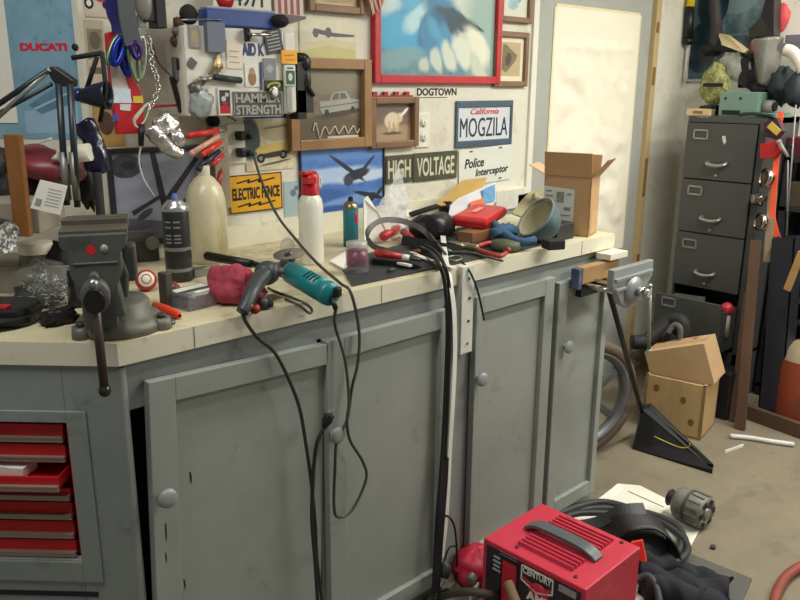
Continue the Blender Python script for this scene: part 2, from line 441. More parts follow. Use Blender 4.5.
# counter
TOP = mt((206, 198, 166), .6, v=.12, s=10, dirt_sheen=(128, 112, 84, .7), dscale=10, dth=.52)
EDGE = mt((218, 214, 192), .55, v=.06, s=6, dirt_sheen=(150, 138, 112, .55), dscale=13, dth=.58)
mb = MB()
e = .88
pts = [(2.475, FY), (2.475, 2.2), (.905, 2.2), (.905 - e * S + .0, 2.2 + e * S), (.628 - e * S, FY + e * S), (.628, FY)]
n = len(pts)
mb.add([(x, y, Z1) for x, y in pts] + [(x, y, CZ) for x, y in pts],
       [(5, 0, 1, 2), (5, 2, 3, 4), (11, 8, 7, 6), (11, 10, 9, 8)])
mb.add([(x, y, Z1) for x, y in pts] + [(x, y, CZ) for x, y in pts], [(i, (i + 1) % n, n + (i + 1) % n, n + i) for i in range(n)], 1)
ct = tag(mb.build('worktop', [TOP, EDGE], None, bevel=0), 'worn cream white worktop running over both grey bench cabinets', 'worktop')
for x in (2.27, 1.35, .8):
    mb = MB(); mb.bx((x, FY - .0008, Z1 + .001), (x + .0018, FY + .0002, CZ - .001)); mb.build('joint_line', mt((120, 110, 90), .8), ct)

# ================================================================== angled bench unit with red tool chest
FL = fr((.628, FY + .012, 0), -45)            # x right along face (0 = corner), y into the bench
lb = thing('bench_end_cabinet', 'grey painted angled bench cabinet holding the red tool chest', 'cabinet', FL @ V((-.4, .3, 0)), -45)
mb = MB(FL)
UR = -.118; zt_, zb_ = .882, .552
mb.bx((UR, 0, 0), (0, .02, Z1)); mb.bx((-.88, 0, zt_), (UR, .02, Z1)); mb.bx((-.88, 0, .0), (UR, .02, zb_)); mb.bx((-.88, 0, zb_), (-.62, .02, zt_))
mb.bx((-.86, .58, 0), (0.0, .6, Z1)); mb.bx((-.88, .02, .02), (-.1, .58, .04)); mb.bx((-.88, .02, 0), (-.86, .6, Z1))
mb.build('carcass', BENCH2, lb, bevel=.002)
mb = MB(FL)
mb.bx((UR + .002, -.006, .5), (UR + .045, 0, .91)); mb.bx((-.62, -.006, .5), (UR + .002, 0, zb_ - .002)); mb.bx((-.62, -.006, zt_ + .002), (UR + .002, 0, .91))
mb.build('face_trim', BENCH2, lb, bevel=.0015)
mb = MB(FL); mb.lathe([(.013, 0), (.013, 1.0)], (0.0, .012, .005), (0, 0, 1), 14); mb.build('corner_bead', BENCH2, lb)
mb = MB(FL); mb.bx((-.7, -.002, .46), (-.09, 0, .472)); mb.build('lower_slot', BLKM, lb)
tc_ = thing('tool_chest', 'red metal tool chest with seven shallow drawers set in the bench', 'tool chest', FL @ V((-.37, .2, .555)), -45)
mb = MB(FL)
mb.bx((-.61, .025, zb_ + .002), (UR - .004, .03, zb_ + .008)); mb.bx((-.61, .32, zb_ + .002), (UR - .004, .33, zt_ - .004))
mb.bx((UR - .012, .02, zb_ + .002), (UR - .006, .33, zt_ - .004)); mb.bx((-.616, .02, zb_ + .002), (-.61, .33, zt_ - .004)); mb.bx((-.61, .02, zt_ - .01), (UR - .012, .33, zt_ - .004))
mb.build('body', CHEST, tc_)
ALU = mt((172, 158, 142), .4, .5, v=.08)
ph = (zt_ - zb_ - .006) / 7
for k in range(7):
    out = .045 if k == 2 else 0
    z1 = zt_ - .006 - k * ph; z0 = z1 - ph + .003
    if k == 3: z1 -= .012
    m = MB(FL @ M.Translation((0, -out, 0)))
    m.bx((-.605, .012, z0 + .013), (UR - .016, .018, z1 - (.004 if k != 2 else .012)))
    m.bx((-.605, .018, z0 + .004), (UR - .016, .3, z0 + .008)); m.bx((UR - .019, .018, z0 + .004), (UR - .016, .3, z1 - .012)); m.bx((-.605, .018, z0 + .004), (-.602, .3, z1 - .012))
    d = m.build('drawer', CHEST, tc_, bevel=.001)
    h = MB(FL @ M.Translation((0, -out, 0)))
    h.bx((-.605, .006, z0), (UR - .016, .014, z0 + .013)); h.bx((-.605, .003, z0 + .011), (UR - .016, .012, z0 + .0135))
    h.build('drawer_pull', ALU, d)
# contents in the open drawer
Pz = zt_ - .006 - 3 * ph + .003 + .009
m = MB(FL @ fr((-.28, .03, Pz + .014), rz=-8)); m.box((0, 0, 0), (.12, .05, .022))
tag(m.build('paper_packet', PAPER), 'small white packet lying in the open red drawer', 'packet')
m = MB(FL); m.cyl((-.44, .02, Pz + .018), (-.36, .03, Pz + .018), .012, .009); m.cyl((-.36, .03, Pz + .018), (-.33, .034, Pz + .018), .006)
tag(m.build('screw_driver', mt((52, 44, 78), .4)), 'dark screwdriver lying in the open red drawer', 'screwdriver')

# ================================================================== WALL PICTURES AND SIGNS
INK = mt((24, 24, 28), .6, v=.05)
# big red frame with a blue airbrushed picture
framed('large red-framed blue airbrushed picture high on the wall', 'b', (370, -62, 496, 84), .03, mt((184, 34, 46), .35, v=.1),
       lambda w, h, z: soft((96, 140, 152), [
           (.80, .66, .30, .26, -10, (206, 214, 196), .5), (.92, .40, .2, .3, 0, (150, 178, 170), .6), (.15, .50, .34, .12, 8, (58, 142, 186), .5), (.12, .36, .30, .10, -14, (66, 164, 204), .4),
           (.10, .66, .16, .10, 20, (190, 214, 214), .5), (.26, .72, .22, .09, -30, (44, 110, 150), .4), (.20, .78, .10, .07, 0, (226, 232, 222), .5), (.40, .66, .22, .12, 10, (84, 172, 206), .5),
           (.34, .52, .16, .05, 32, (176, 214, 222), .5), (.52, .56, .18, .09, -18, (52, 128, 166), .5), (.64, .50, .20, .055, -16, (34, 70, 86), .4), (.78, .45, .12, .02, -14, (26, 48, 58), .3), (.60, .42, .05, .09, 20, (30, 66, 86), .4),
           (.44, .38, .13, .10, 36, (40, 96, 132), .4), (.50, .30, .06, .16, 38, (72, 152, 192), .4), (.60, .27, .05, .15, 38, (64, 140, 180), .4), (.42, .26, .05, .15, 30, (60, 132, 172), .4),
           (.58, .18, .05, .10, 36, (206, 214, 198), .5), (.70, .22, .06, .12, 40, (214, 220, 202), .5), (.47, .13, .045, .08, 24, (196, 208, 196), .5), (.83, .28, .07, .15, 44, (226, 226, 206), .5), (.86, .08, .05, .10, 44, (196, 206, 190), .5),
           (.36, .08, .05, .045, 0, (190, 202, 190), .6), (.15, .14, .2, .06, 10, (120, 160, 168), .6), (.30, .9, .3, .06, 0, (120, 180, 200), .6)], w, h, z, .07, 9), depth=.025)
framed('small brown-framed pale blue print at the top right of the wall', 'b', (498, -28, 528.5, 24), .022, FRAMEW, mt((214, 214, 196), .5, v=.05),
       [('e', .5, .6, .3, .25, 0, 0), ('e', .45, .35, .2, .16, 10, 1)], [mt((120, 168, 186), .5, v=.4, s=20), mt((156, 190, 196), .5, v=.3, s=20)], depth=.022)
framed('small brown-framed sepia print below the pale blue one', 'b', (493, 30.5, 524, 86.5), .022, mt((128, 98, 70), .45, v=.15), mt((186, 168, 130), .6, v=.1),
       [('p', [(.1, .2), (.3, .1), (.75, .45), (.85, .62), (.6, .75), (.25, .95), (.12, .9)], 0), ('e', .4, .5, .14, .2, -20, 1)], [mt((122, 108, 82), .6, v=.25, s=25), mt((84, 76, 60), .6)], matw=.02, matc=mt((228, 220, 196), .7, v=.03), depth=.02)
framed('small wooden frame with a photo of a pale goat', 'b', (366.5, 97, 414, 145.5), .024, FRAMEW,
       lambda w, h, z: soft((124, 104, 88), [(.5, .1, .8, .24, 0, (168, 144, 116), .4), (.5, .9, .8, .2, 0, (112, 96, 86), .5), (.5, .55, .2, .15, 6, (222, 204, 176), .25), (.70, .62, .08, .09, 0, (214, 192, 160), .25), (.82, .76, .14, .03, 38, (232, 228, 220), .2), (.43, .34, .035, .13, 4, (196, 172, 142), .3), (.54, .34, .03, .12, 0, (176, 152, 124), .3), (.63, .32, .035, .13, -6, (200, 176, 146), .3), (.5, .2, .25, .03, 0, (96, 80, 64), .5)], w, h, z, .008, 24), depth=.028)
t, F, w, h = framed('oak-framed photo of an old pale sedan parked', 'b', (284, 57, 367, 146), .035, FRAMEO,
       lambda w, h, z: soft((128, 116, 96), [(.5, .12, .7, .18, 0, (104, 92, 72), .4), (.5, .9, .7, .2, 0, (140, 132, 112), .5), (.66, .36, .34, .04, 6, (78, 70, 58), .5)], w, h, z, .012, 14),
       [('p', [(.36, .42), (.40, .36), (.97, .44), (.98, .56), (.84, .58), (.60, .55), (.36, .54)], 0), ('p', [(.50, .55), (.57, .67), (.76, .69), (.84, .575)], 0), ('p', [(.535, .56), (.585, .655), (.655, .66), (.65, .57)], 1), ('p', [(.665, .57), (.67, .66), (.745, .665), (.79, .58)], 1), ('e', .46, .375, .035, .05, 0, 2), ('e', .87, .42, .03, .045, 0, 2), ('p', [(.36, .46), (.97, .53), (.97, .515), (.36, .445)], 1)], [mt((166, 166, 154), .4, v=.08), mt((104, 106, 100), .4), mt((58, 56, 52), .5)], depth=.03)
m = MB(F)
m.tube([(-.075 + .014 * i, -.0085, -.088 + (.03 if i < 3 else .014) * math.sin(i * 2.1)) for i in range(16)], .0028, 5)
m.bx((-.01, -.0085, -.124), (.13, -.0075, -.108))
m.build('silver_script', mt((206, 200, 184), .4), t)
o, F, w, h = sheet('aeroplane_poster', 'cream poster of a purple-grey twin-engined plane above the oak frame', 'poster', 'b', (298, 16, 355.5, 72), mt((212, 202, 160), .5, v=.08, s=4),
      [('p', [(0, .5), (.6, .62), (1, .56), (1, 1), (0, 1)], 2), ('p', [(0, 0), (1, .0), (1, .42), (.5, .5), (0, .36)], 3), ('p', [(.2, .72), (.62, .66), (.98, .68), (.98, .72), (.6, .74), (.3, .8)], 0), ('e', .27, .72, .05, .09, 10, 0), ('e', .5, .74, .06, .1, 5, 0), ('p', [(.08, .05), (.92, .02), (.92, .06), (.08, .09)], 1)],
      [mt((98, 88, 98), .5, v=.2), mt((196, 64, 40), .5), mt((216, 212, 186), .5), mt((196, 192, 132), .5, v=.12, s=9)])
framed('brown wooden frame cut by the top edge above the plane poster', 'b', (304, -40, 361, 15.5), .024, FRAMEW, mt((196, 176, 136), .5, v=.2, s=9), [('e', .5, .2, .4, .12, 0, 0)], [mt((168, 146, 112), .5, v=.2)], depth=.025)
framed('dark-edged picture of fighter planes over blue clouds', 'b', (297.5, 146.5, 383, 212), .008, mt((40, 44, 62), .4),
       lambda w, h, z: soft((84, 126, 194), [(.3, .60, .6, .07, 2, (176, 202, 232), .5), (.8, .55, .4, .05, 4, (196, 214, 236), .5), (.5, .92, .7, .08, 0, (100, 142, 206), .5), (.2, .28, .4, .09, 0, (66, 104, 172), .5), (.6, .2, .5, .06, 6, (122, 162, 216), .5), (.3, .08, .5, .06, 0, (58, 92, 158), .5),
           (.55, .68, .26, .022, -32, (54, 60, 76), .3), (.66, .58, .17, .05, 12, (50, 54, 66), .3), (.80, .72, .13, .018, 40, (56, 60, 76), .3), (.56, .5, .06, .05, 0, (72, 76, 88), .3), (.82, .26, .2, .025, -14, (50, 56, 74), .3), (.84, .22, .08, .045, 20, (56, 60, 74), .3), (.96, .3, .06, .02, 40, (60, 64, 78), .3)], w, h, z, .006, 20), depth=.012)
sheet('photo_print', 'pale blue print with small grey spots beside the white extinguisher', 'print', 'b', (283, 182, 326, 217), mt((166, 188, 192), .4, v=.08, s=8),
      [('e', .2, .72, .07, .09, 0, 0), ('e', .36, .6, .06, .09, 0, 0), ('e', .28, .84, .05, .06, 0, 0)], [mt((104, 122, 134), .5)])
# ELECTRIC FENCE
YEL = mt((226, 168, 34), .4, v=.06, dirt_sheen=(168, 116, 30, .4))
o, F, w, h = sheet('warning_sign', 'yellow metal electric fence warning sign', 'sign', 'b', (228, 176, 282, 208), YEL, thick=.003, off=.004)
text('ELECTRIC FENCE', F, w * .9, h * .32, INK, o, bold=.03)
for sgn in (1, -1):
    m = MB(F); z = sgn * h * .31
    pp = [(-.36, -.02), (-.12, .05), (-.16, -.03), (.08, .05), (.04, -.03), (.36, .05)]
    for a, b in zip(pp, pp[1:]):
        m.strap([(a[0] * w, -.0006, z + a[1] * h), (b[0] * w, -.0006, z + b[1] * h)], .005, .0008, (-(b[1] - a[1]) * h, 0, (b[0] - a[0]) * w))
    m.build('lightning_bolt', INK, o)
m = MB(F)
for sx in (-1, 1): m.box((0, -.0004, sx * (h / 2 - .002)), (w, .0008, .003)); m.box((sx * (w / 2 - .002), -.0004, 0), (.003, .0008, h))
m.build('border', INK, o)
# HIGH / VOLTAGE
OLV = mt((72, 74, 56), .5, v=.2, dirt_sheen=(46, 46, 38, .6)); CRM = mt((206, 204, 178), .5, v=.06, dirt_sheen=(150, 146, 116, .7))
o, F, w, h = sheet('warning_sign', 'olive sign plate lettered HIGH', 'sign', 'b', (385.5, 156, 411.5, 181.5), OLV, thick=.003, off=.003); text('HIGH', F, w * .86, h * .66, CRM, o, bold=.02)
o, F, w, h = sheet('warning_sign', 'olive sign plate lettered VOLTAGE', 'sign', 'b', (413, 153.5, 456, 177.5), OLV, thick=.003, off=.003); text('VOLTAGE', F, w * .86, h * .66, CRM, o, bold=.02)
# MOGZILA plate
PLW = mt((206, 212, 214), .4, v=.05); NAVY = mt((34, 44, 74), .4)
F, w, h = rect('b', 455, 101, 510, 144)
t = thing('licence_plate', 'white licence plate reading MOGZILA in a blue-grey frame', 'licence plate', F @ V((0, 0, -h / 2)))
m = MB(F); m.box((0, -.003, 0), (w * .97, .002, h * .97)); pp = m.build('plate', PLW, t)
m = MB(F); fb = mt((70, 88, 106), .4, v=.15)
for sx in (-1, 1): m.box((sx * (w / 2 - .007), -.006, 0), (.014, .008, h))
m.box((0, -.006, h / 2 - .013), (w - .028, .008, .026)); m.box((0, -.006, -h / 2 + .013), (w - .028, .008, .026)); m.build('plate_frame', fb, t, bevel=.002)
F2 = F @ M.Translation((0, -.0045, 0))
text('MOGZILA', F2 @ M.Translation((0, 0, -.014)), w * .84, h * .42, NAVY, pp, bold=0)
text('California', F2 @ M.Translation((0, 0, h * .27)), w * .5, h * .13, mt((190, 40, 60), .4), pp, bold=.01, shear=.4)
# POLICE INTERCEPTOR
o, F, w, h = sheet('licence_plate', 'white plate lettered Police Interceptor in black', 'plate', 'b', (459, 149, 510, 180), mt((216, 220, 210), .4, v=.04), thick=.002, off=.004, tilt=-2.2, bevel=0)
text('Police', F @ M.Translation((-w * .22, 0, h * .11)), w * .36, h * .26, INK, o, bold=.02, shear=.25)
text('Interceptor', F @ M.Translation((w * .12, 0, -h * .2)), w * .64, h * .27, INK, o, bold=.02, shear=.25)
for sx, sz in ((-1, 1), (1, 1), (1, -1)):
    m = MB(F); m.box((sx * w * .28, -.0002, sz * h * .43), (.02, .0006, .006)); m.build('mounting_slot', DGREY, o)
# DOGTOWN
o, F, w, h = sheet('sticker', 'cream sticker lettered DOGTOWN under the red frame', 'sticker', 'b', (415.5, 87, 457, 99.5), mt((222, 219, 202), .6, v=.03), thick=.001)
text('DOGTOWN', F @ M.Translation((0, 0, h * .12)), w * .95, h * .6, INK, o, bold=.03)
m = MB(F); m.box((-w * .1, -.0002, -h * .32), (w * .7, .0005, .0035)); m.build('small_print', mt((90, 88, 84), .6), o)
# wall outlets
def outlet(label, box, plugs, slots=True):
    F, w, h = rect('b', *box)
    t = thing('wall_outlet', label, 'outlet', F @ V((0, 0, -h / 2)))
    m = MB(F); m.box((0, -.004, 0), (w, .008, h)); p = m.build('cover_plate', mt((226, 224, 210), .4, v=.03), t, bevel=.003)
    for sz in (-1, 1):
        m = MB(F); m.lathe([(.017, 0), (.017, .002), (0, .002)], (0, -.008, sz * h * .21), (0, -1, 0), 18); m.build('receptacle', mt((214, 212, 196), .4, v=.03), t)
        m = MB(F)
        for sx in (-1, 1): m.box((sx * .006, -.0103, sz * h * .21 + .003), (.0022, .0006, .009))
        m.cyl((0, -.0104, sz * h * .21 - .009), (0, -.0099, sz * h * .21 - .009), .003, n=8)
        m.build('slots', INK, t)
    return F, w, h
outlet('white wall outlet with two empty sockets beside the goat photo', (415, 113, 428, 147), 0)
FO, wo, ho = outlet('white wall outlet with two black plugs above the yellow sign', (225, 124, 245, 163), 2)
for sz, lb_ in ((1, 'upper black plug in the left wall outlet'), (-1, 'lower black plug in the left wall outlet with a grey cord')):
    m = MB(FO); c = V((.012, 0, sz * ho * .21))
    m.prism([c + V(q) for q in ((-.018, -.011, -.014), (.016, -.011, -.014), (.02, -.011, 0), (.016, -.011, .014), (-.018, -.011, .014))], (0, -.034, 0))
    m.cyl(c + V((.008, -.045, 0)), c + V((.016, -.06, -.006)), .007, .005)
    if sz == 1: tag(m.build('power_plug', BLK, bevel=.003), lb_, 'plug')
    else: plug2 = m.T @ (c + V((.016, -.06, -.006))); tag(m.build('power_plug', BLK, bevel=.003), lb_, 'plug')
# pictures round the outlet
sheet('photo_print', 'blue print mostly hidden behind the truck picture', 'print', 'b', (243, 108, 290, 130), mt((40, 84, 134), .4, v=.2, s=12), [('p', [(0, .25), (1, .4), (1, .3), (0, .1)], 0)], [mt((134, 156, 172), .5)], thick=.001)
sheet('photo_print', 'print of a cream flatbed truck under the white cabinet', 'print', 'b', (244, 119, 294, 168),
      lambda w, h, z: soft((206, 196, 164), [(.08, .62, .22, .36, 0, (70, 82, 84), .2), (.66, .74, .34, .16, 4, (186, 172, 136), .15), (.66, .84, .3, .02, 6, (120, 114, 96), .3), (.58, .42, .38, .09, 5, (214, 186, 112), .15), (.56, .30, .36, .05, 5, (58, 54, 46), .3), (.30, .24, .085, .085, 0, (34, 33, 32), .15), (.77, .29, .08, .08, 0, (36, 35, 33), .15), (.30, .24, .04, .04, 0, (140, 134, 116), .2), (.77, .29, .038, .038, 0, (140, 134, 116), .2), (.6, .14, .34, .02, 8, (90, 88, 80), .4)], w, h, z, .004, 30), thick=.0012, off=.002)
# licence plates along the top edge
o, F, w, h = sheet('licence_plate', 'white licence plate ending 4971 at the top edge', 'licence plate', 'b', (211, -26, 271, 12.5), mt((212, 208, 194), .4, v=.04), thick=.002, off=.05, bevel=0)
text('4971', F @ M.Translation((w * .1, 0, -h * .12)), w * .5, h * .52, INK, o, bold=.02)
m = MB(F); m.lathe([(.03, 0), (.03, .0008), (0, .0008)], (-w * .3, 0, -h * .2), (0, -1, 0), 20); m.build('red_emblem', RED, o)
sheet('licence_plate', 'pale plate with faded red stripes at the top edge', 'licence plate', 'b', (273, -26, 303, 16), mt((206, 190, 180), .5, v=.05),
      [('p', [(.1 + .22 * i, 0), (.22 + .22 * i, 0), (.2 + .22 * i, .7), (.1 + .22 * i, .7)], 0) for i in range(4)], [mt((150, 70, 74), .5, v=.2)], off=.03)
# striped cloth on the corner of the red frame
m = MB(); c0 = W(363, -14, .032); c1 = W(386, -14, .032); c2 = W(384, 3, .034); c3 = W(372, 17, .036)
def flag(u, v):
    top = c0.lerp(c1, u); bot = c3.lerp(c2, u); q = top.lerp(bot, v); q.y -= .006 * math.sin(u * 9 + v * 3) + .004; return q
m.grid(flag, 22, 8)
fl = m.build('striped_flag', [mt((196, 178, 160), .8, v=.05), mt((150, 56, 56), .8, v=.05)], solid=.0015)
for p in fl.data.polygons: p.material_index = (p.index // 8 // 2) % 2
tag(fl, 'small red and cream striped flag over the corner of the red frame', 'flag')
# little red plane models on the goat frame
m = MB()
a = W(369, 95.5, .014); b = W(412, 95, .014)
m.bx((a.x, WY - .02, a.z - .008), (b.x, WY - .002, a.z + .0))
for i in range(4): m.box((a.x + (b.x - a.x) * (i + .5) / 4, WY - .012, a.z + .006), (.02, .012, .014))
tag(m.build('picture_rail', mt((150, 40, 46), .5)), 'narrow red strip with raised blocks on top of the goat frame', 'strip')

# dark poster behind the vise
framed('black-framed grey-blue poster behind the big vise', 'b', (104, 149, 211, 236), .016, mt((34, 34, 38), .4), mt((140, 145, 160), .4, v=.15, s=7),
       [('p', [(0, .0), (.5, .0), (.5, .2), (.0, .3)], 3), ('e', .14, .86, .17, .13, 0, 1), ('e', .17, .87, .08, .05, 0, 0), ('p', [(.4, 1), (.46, 1), (.62, 0), (.54, 0)], 0), ('p', [(.52, .45), (.9, .92), (.95, .9), (.58, .40)], 0), ('p', [(.55, .35), (.9, .5), (.93, .42), (.6, .24)], 0), ('p', [(.16, .35), (.5, .52), (.5, .48), (.18, .3)], 0), ('e', .3, .3, .1, .04, 30, 1)],
       [mt((44, 44, 52), .4, v=.2), mt((66, 68, 76), .4, v=.5, s=40), PAPER, mt((86, 88, 98), .5, v=.2)], depth=.015)

# ================================================================== ANGLED WALL (left)
BPO = mt((128, 168, 190), .3, v=.25, s=9, dirt_sheen=(74, 112, 140, .6), dscale=22)
o, F, w, h = sheet('poster', 'blue motorcycle brand poster with red lettering on the angled wall', 'poster', 'l', (-40, -30, 84.5, 139), BPO,
      [('p', [(.45, .16), (.98, .2), (.98, .02), (.45, .02)], 0), ('p', [(.5, .2), (.9, .36), (.93, .22), (.62, .14)], 2), ('p', [(.55, .18), (.97, .30), (.97, .29), (.55, .165)], 1)], [mt((150, 182, 206), .4, v=.15, s=8), mt((172, 200, 212), .4), mt((92, 136, 160), .3, v=.4, s=16)])
a = pl(43.5, 47, (S, S, 0), LC + LWD - .003); a0 = pl(20, 47, (S, S, 0), LC + LWD); a1 = pl(67, 47, (S, S, 0), LC + LWD)
text('DUCATI', fr(a, -45), (a1 - a0).length, .0205, mt((212, 36, 60), .4), o, bold=.06)
m = MB(fr(pl(75, 47, (S, S, 0), LC + LWD - .003), -45)); m.lathe([(.009, 0), (.009, .001), (0, .001)], ax=(0, -1, 0), n=16); m.build('round_emblem', INK, o)
sheet('paper_sheet', 'blank white paper pinned over the left of the blue poster', 'paper', 'l', (-60, -30, 18.5, 123), PAPER, off=.004)
m = MB(); m.tube([L(-6, 153, .6), L(20, 148, .6), L(52, 138.5, .6)], .0035, 6)
tag(m.build('thin_rod', mt((206, 208, 204), .4)), 'thin pale rod lying aslant below the blue poster', 'rod')
# more prints near the wall corner
sheet('photo_print', 'white print of a pink motorcycle at the top left corner', 'print', 'b', (81, -22, 113, 18.5), mt((206, 196, 178), .5, v=.04),
      [('e', .16, .36, .17, .16, 0, 0), ('e', .16, .36, .09, .085, 0, 2), ('p', [(.25, .5), (.6, .4), (1, .5), (1, .62), (.5, .66), (.3, .6)], 1), ('e', .8, .34, .16, .12, 0, 0)], [INK, mt((178, 40, 98), .4), PAPER])
sheet('photo_print', 'faded grey print under the pink motorcycle print', 'print', 'b', (83, 19.5, 108, 86), mt((196, 184, 160), .5, v=.05),
      [('p', [(.06, .4), (.9, .45), (.9, .88), (.1, .88)], 0), ('e', .5, .7, .3, .14, 0, 1), ('p', [(.06, .18), (.85, .18), (.85, .28), (.06, .28)], 1)], [mt((142, 136, 112), .5, v=.3, s=26), mt((104, 100, 86), .5, v=.3, s=30)])
framed('yellow-bordered print behind the hanging red packet', 'b', (88, 104, 128, 149), .01, mt((200, 194, 172), .5), mt((184, 150, 84), .5, v=.3, s=18), [('e', .4, .6, .26, .3, 0, 0)], [mt((92, 66, 56), .5, v=.4, s=30)], depth=.006)

# ================================================================== FIRST AID CABINET AND ITS MAGNETS
CAB_D = .12
FC, cw, chh = rect('b', 183, 25, 296, 114, off=CAB_D)
wc = thing('first_aid_cabinet', 'white metal first aid cabinet covered in magnets and stickers', 'cabinet', FC @ V((0, CAB_D, -chh / 2)))
CABW = mt((220, 218, 206), .35, v=.03)
m = MB(FC); m.bx((-cw / 2, .012, -chh / 2), (cw / 2, CAB_D, chh / 2)); m.build('body', CABW, wc, bevel=.006)
m = MB(FC); m.bx((-cw / 2, 0, -chh / 2), (cw / 2 - .045, .011, chh / 2)); dr = m.build('door', CABW, wc, bevel=.005)
m = MB(FC); m.bx((cw / 2 - .043, -.008, -chh / 2 + .004), (cw / 2, .012, chh / 2 - .004)); m.build('edge_strip', CABW, wc, bevel=.008)
def cab(x, y, d=0): return W(x, y, CAB_D + d)
def cabrect(x0, y0, x1, y1): return (x0, y0, x1, y1)
ax = cab(253, 49.5); bx_ = cab(264.5, 49.5); cx_ = cab(242.5, 49.5)
text('AID K', fr((ax.x, WY - CAB_D - .0005, ax.z)), (bx_ - cx_).length, .036, mt((44, 58, 120), .4), dr, bold=.04)
def mag(name, label, cat, box, mat, shapes=(), mats=(), thick=.004, tilt=0, out=0, grp='magnets and cards on the first aid cabinet'):
    return sheet(name, label, cat, 'b', box, mat, shapes, mats, thick=thick, off=CAB_D + .001 + out, tilt=tilt, group=grp)
mag('photo_print', 'small framed snapshot at the upper left of the white cabinet', 'photo', (188, 25, 199.5, 48), mt((150, 140, 134), .5, v=.2, s=30), [('e', .5, .5, .3, .3, 0, 0)], [mt((172, 150, 120), .5, v=.2)])
mag('notepad', 'blue-grey notepad hanging under the blue bar', 'notepad', (203, 22, 222.5, 52.5), mt((104, 112, 128), .5), thick=.02)
mag('magnet', 'dark grey diamond-shaped magnet', 'magnet', (187.5, 58.5, 195.5, 68), mt((88, 92, 96), .5), tilt=38)
mag('receipt', 'small pale receipt stuck on the white cabinet', 'receipt', (225.5, 40, 243, 69), mt((226, 216, 200), .7), [('p', [(.15, .2), (.8, .2), (.8, .24), (.15, .24)], 0), ('p', [(.15, .4), (.7, .4), (.7, .44), (.15, .44)], 0), ('p', [(.15, .6), (.8, .6), (.8, .64), (.15, .64)], 0)], [mt((176, 160, 146), .6)], thick=.001, tilt=2)
mag('photo_print', 'photo of a tan dog-like head on white', 'photo', (244, 63, 259, 87), mt((222, 220, 214), .5, v=.03), [('e', .5, .36, .3, .32, 0, 0), ('e', .5, .66, .22, .16, 0, 1)], [mt((150, 112, 82), .5, v=.25, s=40), mt((176, 140, 104), .5)], thick=.0015)
mag('magnet', 'narrow blue strip magnet beside the tan head photo', 'magnet', (259.5, 62, 262, 90), mt((52, 66, 128), .5))
mag('card', 'grey card with a pale diamond', 'card', (262.5, 58, 276, 79), mt((128, 132, 138), .5, v=.06), [('p', [(.5, .25), (.8, .5), (.5, .75), (.2, .5)], 0)], [mt((168, 172, 176), .5)], thick=.0015)
mag('card', 'tilted black card with white lines of text', 'card', (263.5, 29, 281.5, 53.5), mt((58, 60, 62), .5, v=.06), [('p', [(.12, .12 + .15 * i), (.86, .12 + .15 * i), (.86, .17 + .15 * i), (.12, .17 + .15 * i)], 0) for i in range(6)], [mt((168, 168, 164), .5)], tilt=-12)
mag('card', 'blank white card at the upper right of the white cabinet', 'card', (281, 26, 294, 50), PAPER, thick=.0015)
mag('sticker', 'black and yellow-green oval sticker', 'sticker', (264, 80, 282.5, 92), mt((40, 44, 30), .5), [('e', .5, .55, .4, .3, 8, 0), ('e', .5, .55, .28, .16, 8, 1)], [mt((168, 176, 46), .5), mt((60, 64, 30), .5)], thick=.002)
mag('sticker', 'black, white and red comic sticker beside the grey sign', 'sticker', (216.5, 87.5, 231.5, 115), mt((216, 212, 204), .5), [('p', [(.1, .35), (.9, .3), (.9, .92), (.1, .92)], 0), ('p', [(.1, .05), (.9, .05), (.9, .3), (.1, .36)], 1), ('e', .4, .6, .18, .1, 30, 2), ('e', .65, .75, .14, .08, -30, 2), ('e', .5, .42, .2, .07, 0, 1)], [mt((46, 44, 50), .5), RED, mt((190, 186, 190), .5)])
mag('magnet', 'orange-yellow label at the right edge of the white cabinet', 'label', (280.5, 50, 296.5, 64), mt((236, 168, 30), .5, v=.04), [('p', [(.15, .55), (.8, .6), (.8, .7), (.15, .65)], 0), ('p', [(.2, .25), (.85, .25), (.85, .32), (.2, .32)], 0)], [mt((196, 110, 20), .5)], out=.009)
mag('magnet', 'white and green label under the orange label', 'label', (283.5, 65, 295, 85.5), mt((214, 218, 206), .5), [('p', [(.08, .04), (.92, .04), (.92, .74), (.08, .74)], 0), ('e', .5, .42, .2, .2, 0, 1), ('p', [(.2, .82), (.8, .82), (.8, .9), (.2, .9)], 0)], [mt((44, 92, 68), .5), mt((196, 210, 196), .5)], out=.009)
mag('magnet', 'grey tag at the bottom right of the white cabinet', 'label', (286, 87, 291.5, 111), mt((152, 156, 152), .5), out=.009)
o, F, w, h = mag('warning_sign', 'dark grey plate lettered HAMMER STRENGTH on the white cabinet', 'sign', (232.5, 91.5, 282, 116), mt((68, 70, 70), .5, v=.06), thick=.003)
LT = mt((164, 164, 158), .4)
text('HAMMER', F @ M.Translation((0, 0, h * .24)), w * .92, h * .36, LT, o, bold=.03); text('STRENGTH', F @ M.Translation((0, 0, -h * .22)), w * .92, h * .38, LT, o, bold=.03)
m = MB(F)
for sx in (-1, 1): m.box((0, -.0004, sx * (h / 2 - .0015)), (w, .0008, .002)); m.box((sx * (w / 2 - .0015), -.0004, 0), (.002, .0008, h))
m.build('border', LT, o)
